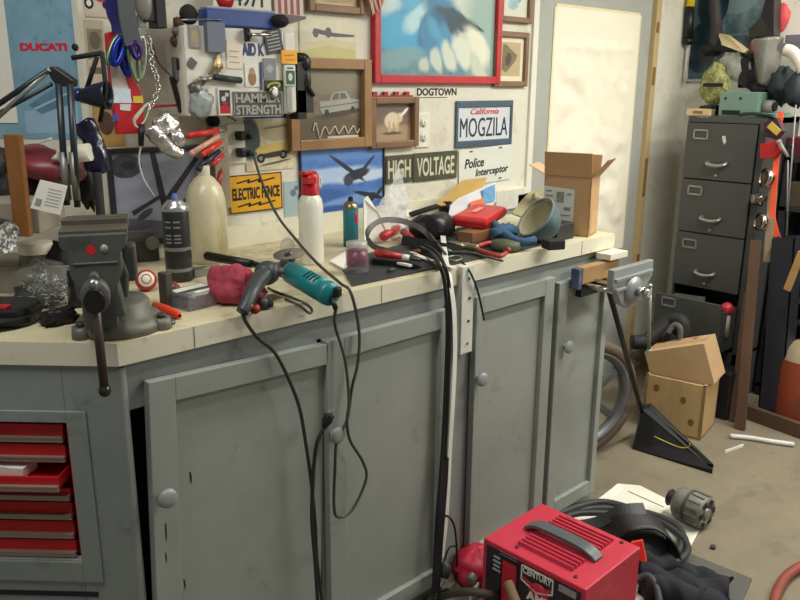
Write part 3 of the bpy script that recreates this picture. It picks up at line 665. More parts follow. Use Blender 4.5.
# things clipped to the door
m = MB(); a = cab(247, 35, .012); b = cab(271, 34.5, .03)
m.lathe([(.0, -.006), (.019, -.006), (.019, .006), (0, .006)], a, (b - a), 22); m.cyl(a, b, .0055, mi=1)
t = tag(m.build('magnet_hook', [BLK, CHROME], None), 'round black magnet with a chrome stem under the blue bar', 'magnet')
m = MB(); a = cab(202, 81, .012); b = cab(214, 77, .014); c = cab(241, 80.5, .014)
m.cyl(a, b, .008, .005); m.cyl(b, c, .0085, .0095, mi=1, n=14); m.lathe([(.012, 0), (.014, .004), (.012, .008), (0, .008)], cab(201, 81, .008), (0, -1, 0), 18)
tag(m.build('screw_driver', [STEEL, mt((40, 56, 48), .5)]), 'dark green handled tool clinging to the white cabinet', 'tool')
m = MB()
for k in range(6):
    a = cab(219, 56 + k, .008); b = cab(209 + k * 2.6, 75 - (k % 3) * 3, .010)
    m.strap([a, a.lerp(b, .5) + V((0, -.004, 0)), b], .009, .0015, (1, 0, .4), smooth=False)
m.tube([cab(219 + 3 * math.cos(i), 56 + 3 * math.sin(i), .009) for i in (0, 1.05, 2.1, 3.14, 4.2, 5.25)], .0012, 6, closed=True)
tag(m.build('key_ring', mt((150, 134, 92), .35, .8)), 'small bunch of brass keys on the white cabinet', 'keys')
m = MB(); m.ell(cab(274, 92, .012), (.018, .008, .02), amp=.2); m.lathe([(.012, 0), (.012, .002), (0, .002)], cab(275, 92.5, .02), (0.2, -1, 0), 18, mi=1)
tag(m.build('pocket_watch', [mt((150, 148, 140), .25, .8), mt((230, 230, 224), .4)]), 'small silver round gauge with white face above the grey sign', 'gauge')
m = MB(); m.ell(cab(195.5, 89, .02), (.02, .014, .02), amp=.3, seed=3)
tag(m.build('wall_stud', mt((110, 112, 104), .4, .5)), 'small grey knob at the lower left of the white cabinet', 'knob')
# crumpled clear plastic
def crumple(c, rx, ry, rz, sd, mi=0, n=28, amp=.5, T=None, mbb=None, fs=2.5):
    mbb = mbb or MB(); mbb.ell(c, (rx, ry, rz), T, mi, n, amp, fs, sd); return mbb
c = cab(201, 105, .03)
tag(crumple(c, .036, .008, .042, 4, T=rot(ry=30), amp=.35).build('plastic_packet', mt((150, 158, 158), .2, alpha=.75, v=.3, s=40)), 'crumpled clear plastic packet hanging at the lower left of the white cabinet', 'packet')
# blue bar on top
a = W(202, 17, .1); b = W(273, 22, .1)
m = MB(fr((a + b) / 2, ry=math.degrees(math.atan2(a.z - b.z, b.x - a.x)))); ln = (b - a).length
m.box((0, 0, 0), (ln, .05, .045)); m.box((0, 0, .026), (ln * .96, .04, .008), 1)
o = tag(m.build('level_bar', [mt((46, 72, 138), .4, v=.08), mt((150, 160, 180), .4)], bevel=.004), 'long blue box-section bar lying on top of the white cabinet', 'bar')
m = MB(); m.ell(W(279.5, 21, .13), (.028, .03, .02)); tag(m.build('rubber_bung', BLKM), 'black rubber knob at the right end of the blue bar', 'knob')
m = MB(); m.prism([W(282, 14, .08), W(306, 16.5, .08), W(306, 19, .08), W(290, 24, .08), W(282, 23, .08)], (0, .03, 0)); tag(m.build('trowel', mt((88, 82, 78), .4)), 'dark pointed trowel blade beside the black rubber knob', 'blade')
m = MB(); m.tube([W(180, 20, .1), W(196, 19.5, .12), W(221, 19.5, .13)], .003, 6); tag(m.build('thin_rod', STEEL), 'thin steel rod across the left top of the white cabinet', 'rod')
m = MB(); m.lathe([(0, 0), (.026, 0), (.028, .012), (.02, .024), (0, .026)], W(187, 15, .08), (.1, -1, .1), 20); tag(m.build('black_disc', BLKM), 'round black cap above the left corner of the white cabinet', 'cap')
m = MB(); m.ell(W(178, 24, .08), (.014, .014, .018), amp=.4, mi=1); m.ell(W(176, 31, .08), (.012, .012, .012), amp=.3, seed=5)
m.ell(W(175, 41, .07), (.014, .012, .016), amp=.3, seed=8, mi=1); tag(m.build('hook_cluster', [STEEL, mt((104, 74, 52), .5)]), 'little cluster of rusty hooks left of the white cabinet', 'hooks')
# phone-like gadget at the right
m = MB(); F, w, h = rect('b', 296.5, 52, 314, 119, off=.13)
m.T = F; m.bx((-w / 2, 0, -h / 2), (w * .05, .05, h / 2 - .03), 0)
m.bx((-w / 2, .0, -h / 2 + .02), (w / 2, .045, -h * .06), 1)
m.ell((w * .1, .02, h * .34), (w * .42, .03, h * .16)); m.ell((w * .15, .02, h * .08), (w * .34, .028, h * .24)); m.ell((-w * .1, .02, h * .42), (w * .3, .03, h * .08))
m.tube([(w * .1, -.006, 0), (w * .35, -.006, -h * .1), (w * .5, -.003, -h * .14)], .006, 8)
tag(m.build('hand_drill', [BLK, mt((44, 46, 50), .5)], bevel=.003), 'black plastic tool hanging on the right side of the white cabinet', 'tool')
m = MB(); a = W(175, 78, .08); b = W(181, 112, .08); m.prism([W(170.5, 77, .08), W(175, 77, .08), W(183.5, 110, .08), W(180.5, 113.5, .08)], (0, .012, 0)); tag(m.build('pocket_knife', mt((26, 22, 22), .4), bevel=.002), 'narrow black knife handle left of the white cabinet', 'knife')
m = MB(); F, w, h = rect('b', 172.5, 57, 181.5, 80, off=.07); m.T = F; m.box((0, 0, 0), (w, .02, h)); m.box((0, -.006, h * .2), (w * .5, .02, h * .5), 1); tag(m.build('metal_clip', [mt((124, 128, 126), .35, .6), BLKM], bevel=.002), 'grey metal clip left of the white cabinet', 'clip')
m = MB(); m.tube([W(153, 45, .08), W(158, 62, .06), W(170, 75, .06), W(186, 92, .07), W(200, 104, .09), W(222, 113, .05), W(236, 121, .03)], .0028, 6)
tag(m.build('thin_wire', mt((92, 84, 76), .5)), 'thin brown wire running down past the white cabinet', 'wire')
m = MB(); a = W(150, 106.5, .07); b = W(180, 105, .07); m.cyl(a, b, .0042, .003); tag(m.build('thin_rod', mt((200, 50, 46), .4)), 'thin red rod beside the chain', 'rod')
m = MB(); m.lathe([(0, 0), (.018, 0), (.018, .02), (0, .024)], W(211.5, 121, .02), (0, -1, 0), 16); tag(m.build('wall_stud', BLKM), 'black knob on the wall below the white cabinet', 'knob')

# ================================================================== HANGING BUNDLE AT THE CORNER
HY = WY - .10
def hp(x, y, d=0): return Yp(x, y, HY - d)
m = MB(); m.prism([hp(107, 33), hp(118, 30), hp(126, 62), hp(141, 90), hp(146, 133), hp(118, 134.5), hp(113, 100), hp(109, 62)], (0, .02, 0))
rp_ = tag(m.build('header_packet', mt((186, 28, 40), .4, v=.08), bevel=.003), 'red hanging packet with a white and blue label at the wall corner', 'packet')
m = MB(); m.prism([hp(110, 64, .001), hp(122, 66, .001), hp(133, 103, .001), hp(114, 103, .001)], (0, .001, 0), 0); m.build('pink_panel', mt((206, 190, 186), .5, v=.06), rp_)
m = MB(); m.prism([hp(113, 87, .003), hp(130.5, 89, .003), hp(131, 103, .003), hp(114, 103, .003)], (0, .001, 0), 0); m.build('label', mt((196, 208, 220), .5, v=.2, s=60), rp_)
m = MB(); m.prism([hp(120, 104, .003), hp(131, 104, .003), hp(130.5, 111, .003), hp(120, 110, .003)], (0, .001, 0), 0); m.build('price_label', mt((206, 198, 192), .5, v=.2, s=60), rp_)
m = MB(); m.prism([hp(133, 96, .004), hp(143, 96, .004), hp(143.5, 103, .004), hp(133.5, 103, .004)], (0, .001, 0), 0); m.build('yellow_label', mt((222, 190, 62), .5, v=.1), rp_)
m = MB(); m.prism([hp(112.5, 116, .004), hp(117, 112, .004), hp(119, 120, .004), hp(113, 122, .004)], (0, .001, 0), 0); m.build('blue_mark', mt((58, 72, 150), .5), rp_)
def carab(x0, y0, x1, y1, wd, r, mat, label, d=.03):
    a = hp(x0, y0, d); b = hp(x1, y1, d); ax_ = (b - a); sd = V((-ax_.z, 0, ax_.x)).normalized() * wd
    m = MB(); m.tube([a, a.lerp(b, .3) + sd, a.lerp(b, .8) + sd * .8, b, a.lerp(b, .8) - sd * .6, a.lerp(b, .3) - sd * .8], r, 8, closed=True)
    return tag(m.build('carabiner', mat), label, 'carabiner', 'carabiners hanging at the wall corner')
BLUM = mt((28, 52, 150), .25, .6); GRNM = mt((118, 150, 116), .25, .6); PURM = mt((70, 44, 120), .25, .6)
carab(119, 36, 108, 64, .010, .006, GRNM, 'green carabiner leftmost of the hanging bunch', .03)
carab(122, 38, 114, 64, .012, .0085, BLUM, 'bright blue carabiner hanging in front of the red packet', .045)
carab(119, 46, 128, 75, .010, .0075, BLUM, 'lowest blue carabiner of the hanging bunch', .03)
carab(129, 40, 138, 82, .012, .005, GRNM, 'pale green carabiner right of the blue ones', .05)
carab(142, 36, 140, 78, .011, .005, mt((190, 200, 184), .2, .7), 'silvery green carabiner at the right of the bunch', .03)
carab(134, 42, 137, 58, .012, .007, PURM, 'purple carabiner in the middle of the bunch', .06)
m = MB(); m.strap([hp(112, -14, .02), hp(112, 10, .02), hp(117, 24, .02), hp(118, 34, .02)], .032, .004, (1, 0, 0)); tag(m.build('webbing_strap', mt((40, 36, 110), .7, v=.2)), 'dark blue webbing strap leading down to the carabiners', 'strap')
m = MB(); m.strap([hp(125, -14, .05), hp(127, 15, .06), hp(133, 45, .06)], .045, .008, (1, 0, .1)); tag(m.build('webbing_strap', mt((72, 76, 78), .6, v=.15)), 'broad grey strap hanging from the top edge at the corner', 'strap')
m = MB(); F = fr(hp(146, 8, .04)); m.T = F; m.box((.01, 0, .01), (.055, .04, .09)); m.box((.03, 0, 0), (.03, .05, .1)); m.ell((-.012, -.01, .01), (.022, .025, .045), mi=1)
tag(m.build('trouble_lamp', [BLK, mt((132, 130, 126), .35)], bevel=.003), 'black and grey lamp head hanging at the top by the grey strap', 'lamp')
m = MB(); m.bx(hp(138, 15, .05), hp(143, 28, .03)); tag(m.build('webbing_buckle', mt((120, 124, 124), .4)), 'grey buckle under the hanging black lamp head', 'buckle')
# chain
m = MB(); ch = [hp(147, 34, .01), hp(151, 50, .01), hp(152, 65, .01), hp(156, 75, .01), hp(158, 90, .01), hp(152, 103, .012), hp(148, 108, .015)]
cp_ = spline(ch, 3)
for i in range(len(cp_) - 1):
    c = (cp_[i] + cp_[i + 1]) / 2; d = (cp_[i + 1] - cp_[i]).normalized(); sd = (V((1, 0, 0)) if i % 2 else V((0, 1, 0)))
    sd = (sd - d * sd.dot(d)).normalized(); l_ = (cp_[i + 1] - cp_[i]).length * .62
    m.tube([c + d * l_ * math.cos(a) + sd * .0065 * math.sin(a) for a in [k * PI / 3 for k in range(6)]], .0024, 5, closed=True)
tag(m.build('steel_chain', mt((206, 206, 202), .2, 1)), 'thin bright steel chain hanging beside the red packet', 'chain')
m = MB()
for k in range(3): m.tube([hp(148, 103, .02), hp(140 - k * 3, 114 + k * 2, .03), hp(134 + k, 123 + k, .03), hp(139, 127, .03), hp(147, 116, .02)], .002, 6, closed=True)
tag(m.build('wire_loops', mt((190, 184, 166), .4)), 'loops of pale wire tied at the foot of the chain', 'wire')
m = MB(); a = hp(141.5, 124, .03); b = hp(141, 146, .03); m.cyl(a, b, .009, .007)
q = [b, hp(139, 160, .03), hp(143, 178, .05), hp(150, 190, .05), hp(154, 196, .02)]
m.tube(q, .0028, 6, mi=1); tag(m.build('jack_cable', [BLK, mt((204, 192, 190), .5)]), 'pale cable with a black jack plug hanging in front of the grey poster', 'cable')
# foil tube
m = MB(); pp = spline([hp(152, 133, .04), hp(162, 138, .05), hp(171, 150, .05), hp(184, 152, .05)], 10); 
FOIL = mt((206, 206, 204), .2, .9, v=.1, s=30, b=.5)
m.tube([hp(150, 128, .04), hp(160, 139, .05), hp(171, 150, .05), hp(182, 154, .05)], .024, 14, taper=.6)
for i, v in enumerate(m.v): m.v[i] = v + V((noise.noise(v * 70), noise.noise(v * 70 + V((5, 0, 0))), noise.noise(v * 70 + V((0, 9, 0))))) * .006
crumple(hp(166, 126, .02), .036, .02, .036, 7, mbb=m, amp=.4); crumple(hp(178, 139, .03), .024, .016, .024, 9, mbb=m, amp=.4)
tag(m.build('foil_duct', FOIL), 'crumpled silver foil tube hanging left of the red-handled tools', 'foil')
# red handled tools
def plier(x0, y0, x1, y1, tx, ty, hr, mat, label, d=.05, back=None):
    a = hp(x0, y0, d); c = hp(tx, ty, .02); b = a.lerp(c, .84); hr *= .8
    m = MB(); m.cyl(a, b, hr, hr * .75, n=12); m.ell(a, (hr, hr, hr)); m.cyl(b, c, hr * .5, hr * .35, mi=1, n=10)
    return tag(m.build('hand_pliers', [mat, back or STEEL]), label, 'pliers', 'red-handled tools in the wall rack')
plier(190, 135.5, 208, 131.5, 223, 130, .0125, mt((196, 44, 40), .4), 'uppermost red-handled tool in the wall rack')
plier(192, 153, 207, 143, 224, 133, .011, mt((214, 160, 136), .35), 'pale pink-handled tool second in the wall rack', .055)
plier(203, 154, 214, 146, 224, 140, .0115, mt((214, 50, 40), .4), 'bright red short-handled tool in the middle of the wall rack')
plier(199, 168, 211, 158, 223, 148, .012, mt((42, 40, 62), .4), 'dark blue-handled tool in the wall rack', .05)
plier(214, 164, 218, 160, 225, 153, .009, mt((196, 44, 48), .4), 'lowest small red tool in the wall rack')
plier(217, 190, 219, 180, 222, 168, .012, mt((160, 60, 48), .4), 'dark red handle pointing down behind the big jug', .02, mt((150, 120, 96), .5))
m = MB(); m.bx(hp(213, 127, -.03), hp(224.5, 206, -.07)); tag(m.build('tool_rack', mt((150, 138, 118), .7, v=.15)), 'narrow upright wooden tool rack left of the wall outlet', 'rack')

# ================================================================== LEFT OF THE BENCH
# bench vise
VP = C(121, 327); VP = V((VP.x, VP.y, CZ))
FV = fr(VP, -26) @ M.Diagonal((.93, 1.02, 1.14, 1))
vi = thing('bench_vise', 'big grey bench vise bolted at the corner of the worktop', 'vise', VP, -26)
VG = mt((86, 88, 84), .45, .2, v=.15, s=12, b=.06, dirt_sheen=(52, 52, 50, .6), dscale=9, dth=.52); VGL = mt((112, 112, 102), .5, .2, v=.15, b=.06, dirt_sheen=(80, 78, 68, .5))
m = MB(FV)
m.lathe([(0, 0), (.098, 0), (.098, .014), (.088, .024), (.07, .028), (.068, .05), (.062, .056), (0, .056)], (.0, 0, .001), n=40)
for an in (-20, 100, 215): m.cyl((.098 * math.cos(R(an)), .098 * math.sin(R(an)), .001), (.098 * math.cos(R(an)), .098 * math.sin(R(an)), .022), .022, .02, n=20)
vb = m.build('swivel_base', VGL, vi)
for an in (-20, 100, 215):
    m = MB(FV); c = V((.098 * math.cos(R(an)), .098 * math.sin(R(an)), .022)); m.cyl(c, c + V((0, 0, .008)), .011, n=6); m.build('bolt', DGREY, vb)
xo = -.033
m = MB(FV @ M.Translation((xo, 0, 0)))
def section(pts, y0, y1): m.prism([(x, y0, z) for x, z in pts], (0, y1 - y0, 0))
section([(-.055, .055), (.055, .055), (.06, .1), (.045, .15), (.062, .17), (.066, .197), (-.066, .197), (-.062, .17), (-.045, .15), (-.06, .1)], .0, .09)
section([(-.03, .055), (.03, .055), (.03, .12), (-.03, .12)], .08, .15)
for sx in (1,): m.box((.064, .035, .12), (.03, .05, .07))
m.build('fixed_jaw', VG, vi, bevel=.006)
m = MB(FV @ M.Translation((xo, 0, 0)))
section([(-.034, .03), (.034, .03), (.036, .10), (.052, .128), (.052, .165), (.066, .178), (.067, .198), (-.067, .198), (-.067, .178), (-.052, .165), (-.052, .128), (-.036, .10)], -.115, -.03)
section([(-.03, .03), (.03, .03), (.03, .095), (-.03, .095)], -.04, .12)
m.prism([(-.045, -.118, .146), (.045, -.118, .146), (.045, -.118, .150), (-.045, -.118, .150)], (0, .01, 0))
m.build('moving_jaw', VG, vi, bevel=.007)
m = MB(FV @ M.Translation((xo, 0, 0))); m.bx((-.068, -.034, .192), (.068, -.022, .214)); m.bx((-.068, .004, .192), (.068, -.006, .214)); m.bx((-.068, -.034, .188), (.068, -.1, .204)); m.bx((-.068, -.006, .188), (.068, .075, .206)); m.build('jaw_plate', mt((96, 92, 82), .4, .5, v=.2), vi, bevel=.002)
m = MB(FV @ M.Translation((xo, 0, 0))); m.prism([(.02 + .0 , -.1155, .05), (.052, -.1155, .05), (.04, -.1155, .11)], (0, .08, 0)); m.lathe([(.03, 0), (.03, .03), (.026, .034), (0, .034)], (-.004, -.112, .094), (0, -1, 0), 24); m.cyl((-.004, -.12, .125), (-.004, -.14, .126), .011, .009); m.build('screw_boss', VG, vi, bevel=.003)
m = MB(FV @ M.Translation((xo, 0, 0))); m.cyl((-.004, -.14, .094), (-.004, -.18, .094), .019, .021); m.build('spindle_head', mt((40, 38, 36), .4, .4), vi)
m = MB(FV @ M.Translation((xo, 0, 0))); m.cyl((-.004, -.168, .118), (-.002, -.166, -.062), .0095); h_ = m.build('handle', mt((84, 78, 70), .4, .6), vi)
m = MB(FV @ M.Translation((xo, 0, 0))); m.ell((-.004, -.168, .122), (.012, .012, .011)); m.build('handle_ball', STEEL, h_)
m = MB(FV @ M.Translation((xo, 0, 0))); m.ell((-.002, -.166, -.069), (.013, .013, .012)); m.build('handle_ball', mt((70, 66, 60), .25, .8), h_)
m = MB(FV @ M.Translation((xo, 0, 0)))
m.flat([(-.006 + (.0105 if k % 2 else .0075) * math.cos(k * PI / 8), -.1158, .172 + (.0105 if k % 2 else .0075) * math.sin(k * PI / 8)) for k in range(16)]); m.build('red_emblem', mt((204, 30, 44), .4), vi)
m = MB(FV @ M.Translation((xo, 0, 0))); m.lathe([(.0078, 0), (.0078, .0008), (0, .0008)], (.0205, -.1155, .1725), (0, -1, 0), 18); m.build('grey_emblem', mt((150, 150, 144), .4), vi)

# swing-arm lamp
def lp(x, y, d=.28): return L(x, y, d)
base = lp(72, 216); base.z = CZ
t = thing('desk_lamp', 'black and grey swing-arm lamp clamped behind the big vise', 'lamp', base)
DKB = mt((30, 38, 46), .4)
m = MB(); m.cyl(base, base + V((0, 0, .05)), .03, .026); m.bx(base + V((-.02, -.02, .04)), base + V((.02, .02, .085))); m.cyl(base + V((0, 0, .08)), base + V((0, 0, .11)), .012); m.build('clamp', BLK, t, bevel=.002)
for a, b, r in ((lp(58.5, 84), lp(67, 205), .0075), (lp(70, 84), lp(77.5, 207), .0075)):
    m = MB(); m.cyl(b, a, r, n=12); m.build('lower_arm', DKB, t)
for a, b in (((62.5, 152), (68, 200)), ((72.5, 152), (77, 200))):
    m = MB(); m.cyl(lp(*a), lp(*b), .0085, n=14); m.build('spring_sleeve', mt((120, 122, 118), .4, .4), t)
m = MB(); m.prism([lp(46, 68), lp(53, 66), lp(73, 80), lp(72, 87), lp(56, 86), lp(50, 78)], (.02, .02, 0)); m.build('elbow_plate', BLK, t, bevel=.003)
for a, b, r, mm in (((-10, 118), (52, 84), .0045, DKB), ((-10, 110), (49, 70), .0065, DKB), ((-6, 121), (50, 69), .0055, mt((150, 156, 150), .35, .5))):
    m = MB(); m.cyl(lp(*a), lp(*b), r, n=12); m.build('upper_arm', mm, t)
# black clip lamp
t = thing('clip_lamp', 'black cone-shaped lamp on a bent bracket left of the red packet', 'lamp', lp(96, 105, .4))
m = MB(); a = lp(80, 96, .4); b = lp(112, 95, .4); d = (b - a); m.lathe([(.0, 0), (.016, .003), (.018, .014), (.024, .03), (.032, .062), (.034, .068)], a, d, 28)
m.build('lamp_shade', mt((28, 32, 46), .3), t, solid=.002)
m = MB(); m.lathe([(0, 0), (.015, 0), (.017, .012), (.011, .022), (0, .024)], lp(75.5, 95, .4), d, 20); m.build('lamp_cap', mt((52, 62, 120), .25, .5), t)
for pts in ([(72, 58), (102, 53)], [(97, 57), (87, 88)], [(102, 52), (106, 90), (100, 122)]):
    m = MB(); m.tube([lp(x, y, .4) for x, y in pts], .0058, 8, smooth=False); m.build('bracket', BLKM, t)
# dark-blue crinkled sleeve
m = MB(); m.tube([lp(86, 122, .4), lp(92, 140, .4), lp(97, 158, .4), lp(98, 171, .4)], .024, 18, taper=1.0)
for i, v in enumerate(m.v): m.v[i] = v + V((noise.noise(v * 40), noise.noise(v * 40 + V((5, 0, 0))), noise.noise(v * 40 + V((0, 9, 0))))) * .010
tag(m.build('plastic_sleeve', mt((26, 28, 50), .22, v=.3, s=20)), 'shiny dark blue crinkled sleeve hanging above the vise', 'sleeve')
m = MB(); a = lp(97, 172, .38); b = lp(100, 212, .38); b.z = CZ; m.cyl(b, a, .011, .011, n=12); tag(m.build('black_rod', BLKM), 'upright black rod holding the shiny blue sleeve', 'rod')
# wooden stick
m = MB(); a = lp(13, 134, .22); b = lp(24, 236, .22); 
m.strap([a, b], .036, .018, (S, -S, 0), smooth=False); tag(m.build('wooden_stick', mt((132, 84, 40), .55, v=.2, s=7, stretch=(3, 3, 1)), bevel=.002), 'flat brown wooden stick standing up at the far left', 'stick')
# red bundle and stuff behind
c = lp(46, 165, .42); k = mpp(c)
m = MB(); m.ell(c, (42 * k * .95, .07, 17 * k), fr((0, 0, 0), -45, ry=16), n=28, amp=.12, fs_=1.6, seed=2)
o = tag(m.build('red_bag', mt((124, 40, 52), .4, v=.25, s=6, dirt_sheen=(108, 84, 80, .7), dscale=7, dth=.5)), 'maroon and grey rounded helmet-like shell behind the wooden stick', 'shell')
m = MB(); 
a = lp(52, 159, .36); b = lp(61, 156, .36); c2 = lp(90, 152, .36); m.cyl(a, b, .003, .011, n=16); m.cyl(b, c2, .021, .021, n=18, mi=0)
tag(m.build('caulk_tube', mt((222, 220, 204), .4, v=.03)), 'white caulk tube lying with its nozzle to the left', 'tube')
m = MB(); q = [lp(40, 180, .2), lp(67, 186, .2), lp(60, 215, .2), lp(30, 208, .2)]; m.prism(q, (.002, .002, 0))
o = tag(m.build('instruction_card', PAPER), 'tilted white printed card standing in front of the maroon shell', 'card')
m = MB(); q0, q1, q2, q3 = q
def cc(u, v): return (q0.lerp(q1, u)).lerp(q3.lerp(q2, u), v) - V((.0006, .0006, 0))
m.flat([cc(.1, .62), cc(.3, .62), cc(.3, .86), cc(.1, .86)]); m.build('printed_block', mt((150, 150, 148), .6, v=.3, s=200), o)
m = MB()
for i in range(6): m.flat([cc(.4, .2 + .11 * i), cc(.9, .2 + .11 * i), cc(.9, .23 + .11 * i), cc(.4, .23 + .11 * i)])
m.build('printed_lines', mt((176, 176, 172), .6), o)
# cardboard on the counter left, black boxes and clutter behind
m = MB(fr(lp(6, 205, .34), -45)); m.box((0, 0, -.02), (.22, .14, .07)); tag(m.build('cardboard_box', mt((150, 142, 126), .8, v=.12), bevel=.003), 'low dusty cardboard box at the far left behind the flashlight', 'box')
bb = lp(6, 216, .4)
m = MB(fr((bb.x, bb.y, CZ), -45)); m.bx((-.2, -.02, 0), (.16, .14, .07)); tag(m.build('wooden_tray', mt((146, 138, 124), .7, v=.15), bevel=.003), 'low dusty wooden tray at the far left under the cardboard box', 'tray')
m = MB(); m.ell(lp(3, 170, .46), (.05, .05, .055), amp=.3); m.ell(lp(14, 190, .44), (.05, .04, .05), amp=.3, seed=5); m.ell(lp(34, 192, .46), (.06, .03, .05), amp=.3, seed=8)
tag(m.build('black_cloth', mt((28, 30, 32), .6, v=.4)), 'crumpled black cloth behind the wooden stick', 'cloth')
m = MB(); c = lp(56, 195, .44); m.ell((c.x, c.y, CZ + .06), (.05, .05, .06), amp=.3, seed=2); c = lp(88, 182, .46); m.ell(c, (.03, .03, .06), amp=.5, seed=12)
tag(m.build('black_cloth', mt((32, 32, 32), .6, v=.4)), 'crumpled black cloth between the lamp rods', 'cloth')
# flashlight
t0 = lp(-14, 232, .15); t1 = lp(22, 240, .13); d = (t1 - t0).normalized(); ft = thing('flashlight', 'black flashlight with a silver faceted lens at the far left', 'flashlight', V((t1.x, t1.y, CZ)))
m = MB(); m.lathe([(0, -.09), (.02, -.09), (.022, -.02), (.033, .0), (.036, .03), (.036, .055)], t0, d, 26); m.build('barrel', BLK, ft)
m = MB(); m.lathe([(.036, .055), (.030, .051), (.018, .05), (0, .049)], t0, d, 14, sm=False); m.build('lens', checks((230, 230, 226), (110, 110, 112), 180, 'faceted_lens'), ft)
# jar with white lid
jb = C(41, 289); jb.z = CZ; jt = thing('storage_jar', 'clear storage jar with a dusty white lid at the left', 'jar', jb)
m = MB(); m.lathe([(0, .001), (.04, .001), (.043, .01), (.043, .088), (.038, .096)], jb, n=30); m.build('glass', mt((120, 118, 100), .15, alpha=.65, v=.3), jt)
m = MB(); m.lathe([(.042, 0), (.042, .024), (.038, .027), (0, .027)], jb + V((0, 0, .096)), n=30); m.build('lid', mt((236, 230, 206), .5, v=.06), jt)
# bag of shavings
c = C(45, 306); c.z = CZ + .04
t = thing('plastic_bag', 'clear plastic bag full of shiny steel swarf left of the vise', 'bag', V((c.x, c.y, CZ)))
m = MB(); random.seed(4)
for i in range(700):
    a_, e_ = random.uniform(0, 2 * PI), random.uniform(0, PI / 2); rr = random.uniform(.6, 1)
    p = c + V((.062 * rr * math.cos(a_) * math.cos(e_), .05 * rr * math.sin(a_) * math.cos(e_), -.03 + .07 * rr * math.sin(e_)))
    d_ = V((random.uniform(-1, 1), random.uniform(-1, 1), random.uniform(-.7, .7))).normalized() * random.uniform(.008, .02)
    q = p + d_; q.z = max(q.z, CZ + .003); p.z = max(p.z, CZ + .003)
    m.cyl(p, q, .0013, .0007, n=4, mi=i % 2, cap=False)
sw = m.build('swarf', [mt((214, 214, 208), .3, .5), mt((110, 110, 106), .35, .5)], t); sw['kind'] = 'stuff'
m = MB(); m.ell(c, (.074, .062, .066), amp=.3, seed=3, n=30, zmin=CZ + .001); m.build('film', mt((210, 214, 214), .12, alpha=.10, v=.2), t)
m = MB(); m.ell(c + V((-.01, .01, -.012)), (.05, .042, .035), amp=.4, seed=8, zmin=CZ + .002); m.build('filling', mt((78, 78, 74), .4, .3, v=.6, s=120, b=.6), t)
c = C(60, 324); m = MB(); m.ell((c.x, c.y, CZ + .016), (.04, .022, .022), amp=.6, seed=4, zmin=CZ + .001); tag(m.build('black_cloth', mt((24, 24, 24), .5, v=.5, s=40)), 'crumpled black rubber scrap between the swarf bag and the vise', 'scrap')
# black case with red tab
c = C(8, 322); F = fr((c.x - .02, c.y + .02, CZ), -45); t = thing('tool_case', 'rounded black plastic case with a red catch at the far left', 'case', F @ V((0, 0, 0)), -45)
m = MB(F); m.prism([(x * .095, y * .06, .002) for x, y in [(math.copysign(abs(math.cos(k * PI / 12)) ** .6, math.cos(k * PI / 12)), math.copysign(abs(math.sin(k * PI / 12)) ** .6, math.sin(k * PI / 12))) for k in range(24)]], (0, 0, .042)); m.build('body', BLK, t, bevel=.006)
m = MB(F); m.bx((.03, -.052, .043), (.058, -.03, .05)); m.build('catch', RED, t, bevel=.002)
m = MB(F); m.lathe([(.1, 0), (.1, .003), (0, .004)], (0, 0, .022), n=40); m.build('rim', BLKM, t)
fm = t0.lerp(t1, -.25); hb = fm.z - .037 - CZ
m = MB(fr((fm.x, fm.y, CZ), -45)); m.box((0, .0, hb / 2), (.04, .04, hb)); tag(m.build('matchbox', mt((40, 42, 46), .5), bevel=.002), 'upright dark box at the left edge under the flashlight', 'box')
c = C(4, 291); m = MB(fr((c.x, c.y, CZ), -45)); m.box((-.01, .02, .03), (.045, .03, .06)); tag(m.build('matchbox', mt((44, 76, 142), .4), bevel=.002), 'small blue box standing behind the black case', 'box')

# red and white ball-like can, orange plug, angle block
c = C(147, 291); m = MB(); m.ell((c.x, c.y, CZ + .028), (.027, .027, .027), n=30)
o = tag(m.build('ball', RED), 'red ball with a white printed patch beside the vise', 'ball')
dv = (O - V((c.x, c.y, CZ + .03))).normalized(); dv = (dv + V((.05, 0, .15))).normalized()
m = MB(); m.lathe([(.0195, 0.0195), (.013, .0242), (.006, .0269), (0, .0276)], (c.x, c.y, CZ + .028), dv, 24); m.build('white_patch', mt((226, 220, 206), .4, v=.05), o)
m = MB(); m.lathe([(.0125, .02435), (.0125, .0254), (.01, .0259), (.01, .0257)], (c.x, c.y, CZ + .028), dv, 24); m.build('printed_ring', mt((170, 60, 60), .4), o)
a = C(154, 305, .012); b = C(180, 316, .01); m = MB(); d = b - a; l_ = d.length
m.lathe([(0, 0), (.007, .001), (.0105, l_ * .2), (.012, l_ * .55), (.009, l_ * .9), (0.004, l_)], a, d, 18); tag(m.build('orange_plug', mt((236, 72, 36), .35, v=.05)), 'bright orange plastic handle lying right of the vise', 'handle')
c = C(167, 307); m = MB(fr((c.x, c.y, CZ), 10)); m.box((0, 0, .042), (.018, .03, .084)); tag(m.build('steel_block', mt((84, 82, 74), .5, .2), bevel=.002), 'upright dark steel bar beside the black spray can', 'bar')
c = C(168, 324); m = MB(); m.lathe([(0, 0), (.016, 0), (.017, .006), (.011, .012), (.011, .006), (0, .006)], (c.x, c.y, CZ), n=24); tag(m.build('steel_washer', mt((96, 98, 98), .4, .3)), 'grey cup washer on the worktop edge right of the vise', 'washer')
